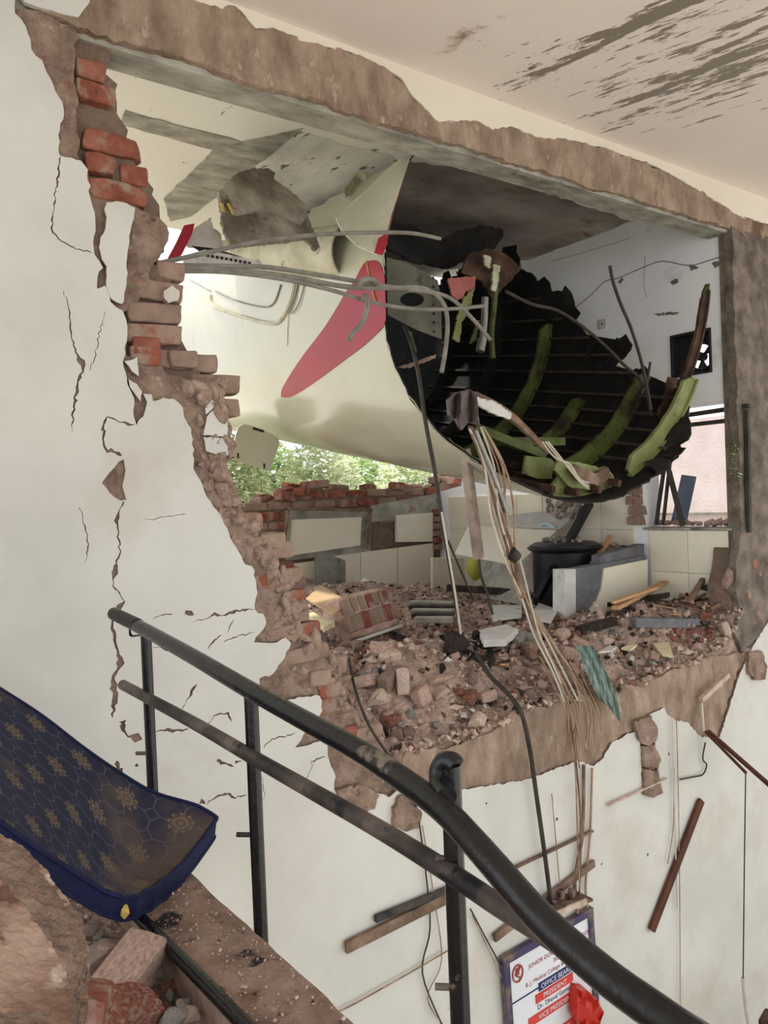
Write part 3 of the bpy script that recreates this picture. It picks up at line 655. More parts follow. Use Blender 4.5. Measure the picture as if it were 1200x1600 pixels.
# ================================================================== THE AIRCRAFT TAIL SECTION
A_C = CAM+(M @ (cdir(855, 480)/F))*4.6
A_D = ray(-200, 570).normalized()
E1 = A_D.cross(Vector((0, 0, 1))).normalized(); E2 = E1.cross(A_D)
R0 = 1.08; RK = .012
def dent(s, th): return .008*noise.noise(Vector((s*1.3, th*2, 0)))
def fus(s, th, off=0.):
    r = R0-RK*s+off
    return A_C+A_D*s+(E1*math.cos(th)+E2*math.sin(th))*r
def fhit(x, y, far=False, R=R0):
    r = ray(x, y).normalized(); o = CAM-A_C; oa = o.dot(A_D); ra = r.dot(A_D)
    p = o-A_D*oa; q = r-A_D*ra
    a = q.dot(q)-(RK*ra)**2; b = 2*p.dot(q)+2*RK*ra*(R-RK*oa); c = p.dot(p)-(R-RK*oa)**2
    d = b*b-4*a*c
    t = (-b+(1 if far else -1)*math.sqrt(max(d, 0)))/2/a
    h = CAM+r*t; s = (h-A_C).dot(A_D); v = h-A_C-A_D*s
    return s, math.atan2(v.dot(E2), v.dot(E1)) % (2*math.pi)
S0 = [(0, .74), (3, .81), (6, 1.06), (19, 1.12), (23, 1.34), (41, 1.25), (60, 1.2), (100, .7), (137, .33), (168, .13), (180, .07), (196, .08), (211, 0), (226, -.12), (236, -.28), (241, -.38), (250, -.44), (280, -.46), (293, -.44), (308, -.47), (319, -.40), (330, -.34), (337, -.20), (340, -.04), (342, .12), (345, .38), (354, .30), (355, .50), (357, .68), (360, .74)]
def s_near(th):
    d = math.degrees(th) % 360
    return float(np.interp(d, [a for a, _ in S0], [b for _, b in S0]))+.035*noise.noise(Vector((d*.35, 0, 0)))+.02*noise.noise(Vector((d*1.3, 4, 0)))
plane = empty('aircraft_tail_section', fus(0, math.radians(-90)))
tag(plane, 'torn cream aircraft fuselage section with a red leaf marking and exposed green ribs', 'aircraft wreck')
def shell(name, off, mat, t0, t1, nt, ns, smax=6.6, flip=False):
    V = []; Fc = []
    for i in range(nt+1):
        th = math.radians(t0+(t1-t0)*i/nt); sn = s_near(th)
        for j in range(ns+1):
            t = (j/ns)**1.5; s = sn+(smax-sn)*t
            V.append(fus(s, th, off+dent(s, th)+.02*max(0, .25-(s-sn))*noise.noise(Vector((th*9, 2, 0)))))
    for i in range(nt):
        for j in range(ns):
            q = (i*(ns+1)+j, i*(ns+1)+j+1, (i+1)*(ns+1)+j+1, (i+1)*(ns+1)+j)
            if any(V[k].z > CZ-.03 and V[k].y < 5.75 for k in q): continue
            Fc.append(q if not flip else q[::-1])
    return mesh_obj(name, V, Fc, mat, plane, True)
shell('outer_skin', 0, m_skin, 0, 360, 150, 56, flip=True)
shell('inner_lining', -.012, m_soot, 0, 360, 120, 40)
tube('torn_edge', [fus(s_near(math.radians(d)), math.radians(d), -.006) for d in range(170, 338, 2)], .008, m_soot, plane, n=5, k=1)
tube('torn_edge', [fus(s_near(math.radians(d)), math.radians(d), -.004) for d in range(160, 236, 2)], .006, m_skin, plane, n=5, k=1)
# red marking: painted leaf lying on the skin
LEAF = [(600, 1140), (603, 1105), (640, 1040), (700, 950), (790, 830), (860, 720), (900, 650), (940, 600), (985, 520), (1010, 505), (1050, 505), (1080, 560), (1085, 650), (1088, 740), (1082, 800), (1040, 850), (980, 905), (900, 965), (800, 1040), (700, 1110), (640, 1140)]
lf2 = [fhit(240+a/3, 240+b/3) for a, b in LEAF]
sm = smooth_path([Vector((a, b, 0)) for a, b in lf2+lf2[:1]], 3)[:-1]
skin = [o for o in plane.children if o.name.startswith('outer_skin')][0]
plate('red_marking', [(v.x, v.y) for v in sm], lambda u, v, w: fus(u, v, .006+dent(u, v)-w), .004, m_red, cell=.05, parent=skin, smooth=True, back=False)
def leaf_line(L, w, mat, n_='panel_line'):
    P = [fhit(*q) for q in L]; tube(n_, [fus(a, b, .006) for a, b in P], w, mat, skin, n=5, k=4)
leaf_line([(574, 408), (580, 440), (588, 470)], .004, m_yellow, 'gold_line')
m_seam = pm('panel_seam', [(120, 118, 108), (146, 144, 134)], 9, .6, 0)
leaf_line([(330, 462), (335, 478), (370, 492), (420, 505), (440, 500), (455, 470), (462, 440)], .012, m_skind, 'door_edge')
leaf_line([(338, 455), (370, 470), (412, 480), (430, 472), (440, 445)], .006, m_seam)
leaf_line([(470, 430), (462, 465), (452, 490)], .006, m_seam); leaf_line([(480, 430), (470, 470), (458, 490)], .004, m_seam)
leaf_line([(297, 437), (330, 455)], .004, m_seam); leaf_line([(452, 490), (450, 540)], .002, m_seam)
# frames (ribs): flat curved webs, each its own part
def rib(s, d0, d1, web, mat, flange=.035, name='rib', s_lean=0., ragged=True):
    V = []; Fc = []; n = max(6, int((d1-d0)/3)); t = .006
    for i in range(n+1):
        th = math.radians(d0+(d1-d0)*i/n); w = web
        if ragged and i in (0, n): w *= .45
        w *= 1+.12*noise.noise(Vector((i*.9, s*7, 0)))
        ss = s+s_lean*(i/n)
        for (o, ds) in ((-.015, -flange/2), (-.015, flange/2), (-.03, flange/2), (-.03, t/2), (-w, t/2), (-w, flange*.6), (-w-.012, flange*.6), (-w-.012, -t/2), (-.03, -t/2), (-.03, -flange/2)):
            V.append(fus(ss+ds, th, o))
    k = 10
    for i in range(n):
        for j in range(k): Fc.append((i*k+j, i*k+(j+1) % k, (i+1)*k+(j+1) % k, (i+1)*k+j))
    Fc.append(tuple(range(k))[::-1]); Fc.append(tuple(n*k+j for j in range(k)))
    return mesh_obj(name, V, Fc, mat, plane, False)
rib(-.32, 296, 340, .115, m_greenlit); rib(-.25, 334, 370, .065, m_rust, .03, name='rusted_rib', s_lean=-.05); rib(-.27, 356, 372, .05, m_green, .02, s_lean=-.03)
rib(.05, 283, 341, .12, m_green); rib(.52, 295, 330, .10, m_green); rib(1.05, 255, 362, .10, m_green); rib(1.6, 270, 380, .09, m_soot, name='sooty_rib'); rib(2.2, 230, 390, .09, m_soot, name='sooty_rib')
rib(.15, 232, 262, .12, m_greenlit, name='floor_rib'); rib(-.30, 262, 290, .13, m_greenlit, name='floor_rib')
# stringers along the skin
for d in (-56, -48, -41, -34, -27, -18, -11, -4, 4, 13):
    th = math.radians(d); a = s_near(th)+.06
    V = []; Fc = []
    n = 8
    for i in range(n+1):
        s = a+(2.4-a)*i/n
        for o, dt in ((-.014, -.012), (-.034, -.012), (-.034, .006), (-.014, .006)): V.append(fus(s, th+dt, o))
    for i in range(n):
        for j in range(4): Fc.append((i*4+j, i*4+(j+1) % 4, (i+1)*4+(j+1) % 4, (i+1)*4+j))
    Fc += [(3, 2, 1, 0), tuple(n*4+j for j in range(4))]
    mesh_obj('stringer', V, Fc, m_string, plane)
for d in (258, 268, 278, 287):
    th = math.radians(d); bar('floor_stringer', fus(s_near(th)+.05, th, -.05), fus(1.6, th, -.05), .03, .04, m_rust, plane)
# torn ragged skin bits along the far edge
for (x, y, k) in ((848, 455, 34), (870, 470, 40), (890, 480, 36), (826, 436, 30), (975, 540, 24), (965, 555, 26), (1000, 590, 22), (1062, 680, 30), (1050, 710, 30), (1032, 735, 24), (930, 545, 18)):
    s, th = fhit(x, y, True); P = [(s+math.cos(a)*U(.5, 1.25)*k*.0034, th+math.sin(a)*U(.5, 1.25)*k*.0034) for a in np.linspace(0, 6.28, 13)[:-1]]
    plate('torn_skin', P, lambda u, v, w: fus(u, v, -.02-w+.05*noise.noise(Vector((u*6, v*6, 1)))), .01, m_soot, cell=.03, parent=plane)
m_soot2 = m_soot
sheet('rusted_skin', [(1030, 640), (1045, 590), (1062, 590), (1078, 605), (1078, 635), (1060, 655), (1035, 660)], 2.98, .01, m_rust, plane, jagpx=3)
# bulkhead with lightening hole, cross pieces, actuator, wiring inside
bulk = sheet('bulkhead', [(604, 402), (640, 412), (684, 438), (690, 470), (690, 530), (650, 515), (606, 492)], lambda a, b: 4.05-(a-600)*.002, .012, pm('grey_bulkhead', [(112, 110, 96), (140, 138, 122)], 5, .6, .1, 40, spots=[((70, 64, 54), 6, .6, .1)]), plane, holes=[[(644+19*math.cos(a), 468+11*math.sin(a)) for a in np.linspace(0, 6.28, 17)[:-1]]])
for i in range(7): put('rivet_hole', raw_mesh('rivet_hole', box_data(.012, .004, .014, 0, cuts=0), m_soot), onY(677+i*.4-i*.2, 434+i*14, 3.88), parent=bulk)
sheet('soot_panel', [(612, 345), (640, 352), (690, 372), (720, 360), (750, 352), (786, 358), (788, 370), (774, 387), (745, 398), (700, 420), (640, 408), (605, 388)], 4.0, .02, m_soot, plane, jagpx=2)
sheet('torn_bulkhead', [(730, 398), (760, 388), (790, 395), (815, 420), (800, 438), (785, 450), (770, 470), (755, 440), (720, 425)], 3.7, .02, m_rust, plane, jagpx=2)
for P, m in (([(700, 435), (728, 432), (744, 432), (742, 450), (728, 462), (715, 470), (705, 460)], m_pinkrag), ([(756, 398), (768, 402), (766, 420), (758, 415)], m_skind), ([(772, 412), (782, 415), (778, 445), (774, 456), (768, 452)], m_skind), ([(728, 455), (742, 448), (735, 480), (722, 505), (718, 535), (708, 530), (715, 495)], m_greenlit), ([(745, 500), (750, 500), (744, 530), (735, 538)], m_green), ([(618, 575), (655, 563), (682, 553), (680, 560), (640, 575)], m_wood), ([(634, 510), (644, 520), (652, 550), (646, 555), (638, 530)], m_green)):
    sheet('bracket' if m not in (m_pinkrag,) else 'torn_lining', P, 3.62, .015, m, plane, jagpx=1)
tube('actuator_rod', px3([(758, 465), (757, 500), (754, 530)], 3.55), .022, m_alu, plane, n=10); tube('actuator_end', px3([(754, 530), (750, 549)], 3.55), .028, m_alu, plane, n=10, k=1)
tube('strut', px3([(775, 440), (772, 480), (768, 520), (770, 560)], 3.65), .018, m_green, plane)
bar('cross_beam', onY(740, 668, 3.25), onY(850, 712, 3.2), .05, .05, m_green, plane); bar('cross_beam', onY(775, 690, 3.3), onY(880, 690, 3.3), .04, .05, m_green, plane)
sheet('floor_panel', [(818, 740), (822, 712), (860, 716), (866, 722), (862, 748), (840, 748)], 3.15, .02, m_greenlit, plane); sheet('floor_panel', [(866, 735), (872, 718), (905, 722), (952, 735), (956, 762), (930, 768), (890, 760)], 2.98, .02, m_greenlit, plane, jagpx=1)
sheet('floor_panel', [(888, 732), (900, 726), (930, 740), (950, 730), (955, 745), (935, 758), (905, 752)], 2.94, .02, m_wood, plane, jagpx=1)
# broken white spar with wiring hanging across the opening
V, Fc = tube_data(px3([(742, 622), (770, 634), (800, 652), (830, 680), (855, 706)], 2.99), .045, 6, 4, lambda t: 1.1-.5*t, .6)
spar = mesh_obj('broken_spar', V, Fc, m_wood, plane, False); sheet('white_spar_skin', [(744, 620), (775, 628), (800, 646), (797, 655), (770, 646), (748, 634)], 2.93, .02, m_white, plane, jagpx=1)
for o in (0, 4, -5):
    tube('spar_wire', px3([(852+o, 690), (872+o, 715), (890, 730+o), (905, 750+o*.5), (920, 760+o)], 2.9), .005, m_wirelt, spar, n=5)
# big curled flap of skin standing up to the ceiling
flap = sheet('skin_flap', [(640, 250), (626, 247), (600, 268), (572, 296), (545, 320), (525, 340), (535, 362), (560, 385), (590, 398), (600, 380), (612, 335), (630, 280)], lambda a, b: 3.30+(600-a)*.004+.0012*(390-b), .012, m_skin, plane, cell=12, bend=lambda a, b: .04*math.sin(a*.06+b*.02), smooth=False)
sheet('flap_edge', [(641, 250), (634, 249), (622, 285), (608, 335), (597, 385), (603, 385), (614, 335), (630, 285)], lambda a, b: 3.285+(600-a)*.004+.0012*(390-b), .012, m_pinkrag, flap)
sheet('flap_marking', [(586, 395), (592, 372), (603, 365), (606, 380), (598, 398)], 3.26, .01, m_red, flap)
sheet('flap_fold', [(556, 272), (572, 260), (570, 285), (552, 300), (540, 310), (538, 295)], 3.9, .015, m_skind, plane, jagpx=1)
# rolled skin
def roll(name, a, b, ra, rb, d0, d1, mat, parent, th=.012):
    a = Vector(a); b = Vector(b); ax = (b-a).normalized(); u = ax.cross(Vector((0, 0, 1))).normalized(); w = u.cross(ax)
    V = []; Fc = []; n = 28; k = 10
    for lay in (0, th):
        for i in range(k+1):
            p = a.lerp(b, i/k); r = ra+(rb-ra)*i/k-lay
            for j in range(n+1):
                an = math.radians(d0+(d1-d0)*j/n); V.append(p+(u*math.cos(an)+w*math.sin(an))*r)
    o = (k+1)*(n+1)
    for i in range(k):
        for j in range(n):
            q = (i*(n+1)+j, i*(n+1)+j+1, (i+1)*(n+1)+j+1, (i+1)*(n+1)+j)
            Fc.append(q); Fc.append(tuple(x+o for x in q[::-1]))
    for j in range(n):
        for i in (0, k): Fc.append((i*(n+1)+j, i*(n+1)+j+1, i*(n+1)+j+1+o, i*(n+1)+j+o))
    return mesh_obj(name, V, Fc, mat, parent, True, auto=40)
roll('rolled_skin', onY(350, 400, 4.9), onY(548, 393, 3.75), .10, .155, -100, 230, m_skind, plane)
sheet('inner_skin_panel', [(470, 445), (545, 440), (560, 455), (545, 470), (520, 520), (470, 540), (455, 500)], 3.95, .01, pm('streaked_panel', [(170, 166, 154), (206, 204, 196)], 6, .5, .1, 40), plane) if False else None
# hatch panel dangling below the skin
hp = sheet('hatch_panel', [(360, 717), (366, 690), (372, 668), (380, 663), (390, 664), (425, 678), (435, 685), (437, 694), (422, 735), (390, 727)], 5.6, .02, m_skin)
tag(hp, 'small cream rounded hatch panel hanging below the fuselage', 'panel')
for q in ((372, 712), (413, 728)): put('latch_slot', raw_mesh('latch_slot', box_data(.012, .006, .04, 0, cuts=0), m_dark), onY(q[0], q[1], 5.595), parent=hp)
tube('hinge_strip', px3([(395, 669), (412, 674)], 5.6), .01, m_dark, hp, n=5, k=1)
# things torn loose around it
gp = sheet('dirty_grey_panel', [(342, 299), (358, 282), (372, 270), (398, 262), (420, 263), (430, 270), (428, 280), (452, 296), (476, 318), (482, 340), (470, 352), (440, 340), (400, 330), (370, 338), (346, 330)], lambda a, b: 4.0+(b-262)*-.003, .04, pm('grimy_metal', [(92, 84, 72), (126, 116, 102), (164, 156, 142)], 4, .75, .2, 40, stretch=(1, 1, .3), spots=[((70, 60, 50), 7, .58, .1)]), jagpx=1)
tag(gp, 'large dirty grey metal panel wedged against the room ceiling', 'panel')
gm = gp.data.materials[0]
sheet('folded_lower_leaf', [(346, 330), (372, 338), (402, 330), (440, 340), (470, 352), (482, 340), (500, 386), (494, 392), (478, 374), (440, 380), (400, 383), (365, 388), (350, 360)], lambda a, b: 3.78-(b-330)*.003, .03, gm, gp, jagpx=1)
tag(sheet('red_panel_strip', [(262, 404), (275, 380), (288, 352), (304, 349), (300, 366), (284, 398), (276, 406)], 3.88, .01, m_red), 'bent red painted strip beside the brick edge under the ceiling', 'scrap')
wsk = sheet('white_torn_sheet', [(296, 360), (330, 340), (332, 355), (345, 365), (350, 390), (320, 392), (292, 385)], 3.9, .01, m_white, jagpx=1); tag(wsk, 'torn white sheet scrap between the red strip and the grey panel', 'scrap')
fg = sheet('riveted_flange', [(285, 400), (320, 390), (405, 407), (412, 415), (340, 416), (288, 414)], 3.6, .012, m_white); tag(fg, 'white riveted metal flange lying above the grey cables', 'scrap')
for i in range(11): put('rivet_hole', raw_mesh('rivet_hole', box_data(.012, .006, .012, 0, cuts=0), m_dark), onY(318+i*7.2, 398+i*1.3, 3.595), parent=fg)
dkw = sheet('black_gusset', [(300, 384), (335, 388), (400, 408), (360, 402), (315, 394)], 3.64, .01, m_dark); tag(dkw, 'black triangular gusset behind the riveted flange', 'scrap')
for L, lb in (([(346, 318), (350, 335), (346, 352)], 'short yellow foam strip hanging from the grey panel'), ([(356, 318), (366, 340), (374, 372)], 'longer yellow foam strip hanging from the grey panel')):
    tag(tube('foam_strip', px3(L, 3.79), .02, m_yellow, flat=.4), lb, 'foam strip')

# loose cables
def cable(L, r, m, lb, cat='cable', Y=3.12, n=7, name='cable', group=None):
    return tag(tube(name, px3(L, Y), r, m, n=n), lb, cat, group)
cable([(240, 413), (320, 396), (400, 378), (480, 368), (560, 364), (640, 364), (688, 373)], .010, m_cable, 'topmost grey cable arching from the brick edge across the flap')
cable([(262, 415, 3.14), (340, 416, 3.12), (420, 418), (500, 430), (560, 440), (592, 446), (640, 452), (700, 464), (740, 500), (766, 531)], .011, m_cable, 'grey cable ending in a straight cut over the dark opening')
cable([(262, 418), (340, 421), (440, 431), (540, 448), (600, 450), (660, 450), (690, 470), (699, 500), (697, 540), (690, 582)], .012, m_cable, 'thick grey cable bending down into the dark opening')
cable([(270, 424), (350, 425), (440, 436), (520, 454), (580, 472), (640, 482), (700, 483), (757, 478)], .010, m_cable, 'lowest grey cable running straight across the red marking')
cable([(562, 447, 3.08), (566, 438, 3.06), (580, 436, 3.06), (590, 443, 3.1)], .014, m_cable, 'loop of flat grey strap on the red marking', 'strap')
cable([(566, 470, 3.10), (572, 462, 3.08), (574, 480, 3.06), (565, 505, 3.06), (550, 522, 3.06), (545, 532, 3.06)], .013, m_cable, 'bent grey metal strip hanging over the red marking', 'strap')
cable([(632, 508, 3.35), (645, 545, 3.2), (655, 590, 3.1), (665, 660, 3.06), (680, 740, 3.05), (692, 820, 3.05), (706, 900, 3.1), (716, 965, 3.2)], .011, m_wirebk, 'long dark cable hanging from the torn skin edge to the rubble')
cable([(690, 800, 3.03), (700, 860, 3.05), (710, 920, 3.1), (720, 990, 3.15)], .006, m_wirelt, 'thin pale wire beside the lower end of the dark cable', 'wire')
cable([(953, 415), (958, 440), (970, 475), (985, 510), (998, 550), (1008, 590), (1017, 640)], .010, m_wirebk, 'dark straight steel rod standing up before the white wall', 'rod', 2.95)
for q in ((985, 509), (954, 420)): pass
cable([(1016, 566), (1012, 590), (1002, 615)], .008, m_wirebk, 'short dark rod stub crossing the long steel rod', 'rod', 2.96)
cable([(790, 455), (830, 475), (870, 485), (910, 510), (945, 540), (975, 570), (998, 590), (1010, 615), (1018, 650)], .010, m_wirebk, 'dark curved pipe arching over the far torn skin', 'pipe', 3.05)
cable([(700, 845, 3.3), (740, 938, 3.4)], .006, m_wirebk, 'short dark wire hanging behind the wooden post', 'wire')

# hanging strip and wire bundle
pst = tag(bar('hanging_post', onY(726, 702, 3.22), onY(748, 872, 3.26), .045, .055, pm('dusty_grey_wood', [(118, 102, 92), (146, 130, 118), (164, 150, 138)], 9, .9, .3, 50, spots=[((78, 62, 54), 8, .64, .05)])), 'dusty brown wooden post hanging below the wreck beside the wires', 'post')
tube('post_wire', px3([(748, 870), (752, 900), (762, 930), (770, 960)], 3.26), .008, m_wirebk, pst, n=5)
cl = sheet('hanging_rag', [(700, 625), (718, 612), (735, 608), (745, 615), (748, 650), (750, 664), (732, 660), (722, 672), (712, 655), (702, 648)], 2.9, .02, m_rag, cell=8, bend=lambda a, b: .05*math.sin(a*.25), smooth=True); tag(cl, 'grey brown cloth rag draped over the broken wiring', 'cloth')
BUN = [(735, 668, 2.96), (758, 730, 2.97), (778, 800, 2.97), (800, 870, 2.96), (818, 930, 2.93), (838, 990, 2.88), (868, 1050, 2.82), (890, 1095, 2.79), (898, 1150, 2.78), (905, 1200, 2.78), (908, 1300, 2.78), (905, 1400, 2.78)]
wi = 0
def wire(dx, r, m, i0=0, i1=12, wob=4, lb=None):
    global wi
    L = [(x+dx*(.5+.5*math.sin(k*1.1+dx))+U(-wob, wob), y+U(-3, 3), Y+U(-.012, .012)) for k, (x, y, Y) in enumerate(BUN[i0:i1])]
    o = tube('hanging_wire', px3(L), r, m, n=5); wi += 1
    return tag(o, lb or 'thin tan wire in the tangled bundle hanging over the slab edge', 'wire', 'wires hanging over the slab edge')
o = tube('conduit', px3([(740, 670, 3.0), (762, 730, 2.99), (780, 800, 2.98), (803, 880, 2.96), (815, 935, 2.93)]), .02, m_wood, n=8); tag(o, 'thick brown conduit at the core of the hanging wire bundle', 'conduit')
tube('collar', px3([(797, 862), (806, 872)], 2.95), .035, m_wirebk, o, n=10, k=1)
tag(tube('conduit', px3([(742, 672, 2.95), (772, 745, 2.96), (792, 800, 2.96)]), .014, m_alu, n=8), 'short metal conduit clamped beside the hanging wire bundle', 'conduit')
for k, (dx, m) in enumerate(((-8, m_wire), (6, m_wire), (14, m_wirelt), (-14, m_wirelt), (20, m_wire), (26, m_wire), (-3, m_wood), (10, m_wirelt), (32, m_wire))):
    wire(dx, U(.004, .007), m, 0, (12, 9, 8, 8, 10, 7, 12, 8, 6)[k])
for k in range(10):
    x = U(868, 935); tag(tube('hanging_wire', px3([(x-30, 1035+U(-10, 15), 2.86), (x-8, 1075, 2.82), (x+8, 1110, 2.79), (x+U(0, 16), 1130+U(0, 40), 2.79)]), .004, m_wire, n=4), 'thin tan wire in the tangled bundle hanging over the slab edge', 'wire', 'wires hanging over the slab edge')
tag(tube('hanging_cable', px3([(744, 1020, 3.1), (765, 1055, 2.98), (795, 1085, 2.86), (815, 1115, 2.79), (828, 1170, 2.78), (838, 1240, 2.78), (852, 1340, 2.78), (862, 1420, 2.78)]), .012, m_wirebk, n=7), 'thick dark cable hanging from the rubble down the white wall', 'cable')
tag(tube('hanging_cable', px3([(545, 1030, 2.95), (556, 1080, 2.82), (575, 1130, 2.79), (600, 1170, 2.79), (622, 1200, 2.79), (650, 1260, 2.79)]), .007, m_wirebk, n=6), 'thin dark cable running down the brown broken wall edge behind the handrail', 'cable')

# ================================================================== RUBBLE ON THE SLAB
sx_ = [w2(640, 1172)[0]]+[q[0] for q in slab]; sz_ = [w2(640, 1172)[1]]+[q[1] for q in slab]
def sstep(a, b, x):
    t = min(1, max(0, (x-a)/(b-a))); return t*t*(3-2*t)
def heap(X, Y):
    ze = float(np.interp(X, sx_, sz_))
    zi = .05
    h = ze+(zi-ze)*sstep(2.84, 3.35, Y)
    h += .10*math.exp(-((X-2.5)/.35)**2-((Y-3.25)/.3)**2)
    h += .38*math.exp(-((X-5.1)/.30)**2-((Y-2.9)/.28)**2)
    h += .10*math.exp(-((X-4.5)/.4)**2-((Y-3.2)/.25)**2)
    h += .42*sstep(4.66, 4.8, X)*sstep(3.60, 3.66, Y)*(1-sstep(4.15, 4.5, Y))
    h += .16*sstep(4.6, 5.2, Y)*math.exp(-((X-3.4)/.8)**2)
    return h+.05*fbm(X, Y, 0, 4)+.018*fbm(X, Y, 3, 13)
def hh(x, y):
    """pixel -> where its ray meets the heap"""
    r = ray(x, y); t0 = (2.80-CAM.y)/r.y; t1 = (6.2-CAM.y)/r.y
    for i in range(400):
        t = t0+(t1-t0)*i/400; p = CAM+r*t
        if p.z < heap(p.x, max(p.y, 2.86)):
            if i == 0: p = CAM+r*((2.88-CAM.y)/r.y); p.z = max(p.z, heap(p.x, 2.88)-.03)
            return p
    return CAM+r*t1
NX, NY = 112, 86; X0, X1, Y0, Y1 = 1.75, RX, 2.86, 5.9
V = []; Fc = []
for i in range(NX+1):
    for j in range(NY+1):
        X = X0+(X1-X0)*i/NX; Y = Y0+(Y1-Y0)*j/NY; V.append((X, Y, heap(X, Y)))
for i in range(NX):
    for j in range(NY): q = i*(NY+1)+j; Fc.append((q, q+NY+1, q+NY+2, q+1))
b0 = len(V)
for i in range(NX+1): V.append((V[i*(NY+1)][0], Y0+.02, -.45))
for i in range(NX): Fc.append((i*(NY+1), b0+i, b0+i+1, (i+1)*(NY+1)))
dirt = mesh_obj('rubble_dirt', V, Fc, m_dirt, None, True)
tag(dirt, 'brown earth and mortar dust covering the broken room floor', 'dirt', kind='stuff')
# small stones, chips and splinters nobody could count
TV = [Vector((math.cos(a)*U(.6, 1), math.sin(a)*U(.6, 1), U(-.5, .5))) for a in (0, 1.6, 3.2, 4.7)]+[Vector((.1, 0, .8)), Vector((0, .1, -.7))]
TF = [(0, 1, 4), (1, 2, 4), (2, 3, 4), (3, 0, 4), (1, 0, 5), (2, 1, 5), (3, 2, 5), (0, 3, 5)]
V = []; Fc = []; mi = []
smats = [m_rock, m_brickpink, m_dirt, m_white, m_dark, m_greyrock, m_wood, m_brick]
for i in range(6500):
    X = U(2.0, 4.95); Y = 2.83+(rng.random()**1.7)*2.6
    dark = fbm(X, Y, 9, 1.6) > .05 and Y > 2.98
    s = (rng.random()**2.5)*.030+.006
    q = Matrix.Rotation(U(0, 6.28), 3, 'Z') @ Matrix.Rotation(U(0, 6.28), 3, 'X')
    st = Vector((U(.6, 2.6) if rng.random() < .25 else 1, 1, U(.4, 1)))
    c = Vector((X, Y, heap(X, max(Y, 2.86))+s*.3)); k = len(V)
    V += [q @ Vector((v.x*st.x, v.y*st.y, v.z*st.z))*s+c for v in TV]; Fc += [tuple(a+k for a in f) for f in TF]
    w = (5, 2.5, 5, .5, 4 if dark else .5, 1.2, 1.5, .5); m_ = rng.choices(range(8), w)[0]; mi += [m_]*8
tag(mesh_obj('rubble_chips', V, Fc, smats, None, False, mi), 'small stone chips, splinters and scraps strewn over the rubble', 'debris', kind='stuff')

# ---- pieces one can pick out
LUMPS = [raw_mesh('rubble_piece', chunk_data(1, .8, .7, 40+i, 18), (m_rock, m_brickpink, m_brickd, m_greyrock, m_brick, m_rock, m_brickpink, m_dark)[i]) for i in range(8)]
HALF = [raw_mesh('brick_piece', box_data(1, .8, .55, .05, .12, 60+i, 1), (m_brickpink, m_brick, m_brickd, m_rock)[i]) for i in range(4)]
def piece(px, py, w, h, me, name, lb, cat='rubble', group=None, rot=None, lift=.3):
    """piece w x h pixels whose centre shows at (px, py), resting on the heap"""
    p = hh(px, py+h*.35); t = -(M.transposed() @ (p-CAM)).z; k = t/F
    w *= 1.2; h *= 1.15; s = (w*k, w*k*.8, h*k*1.15)
    r = rot or (U(-.3, .3), U(-.3, .3), U(-.5, .5)+.5)
    o = put(name, me, p+Vector((0, s[1]*.15, s[2]*lift)), r, s)
    return tag(o, lb, cat, group)
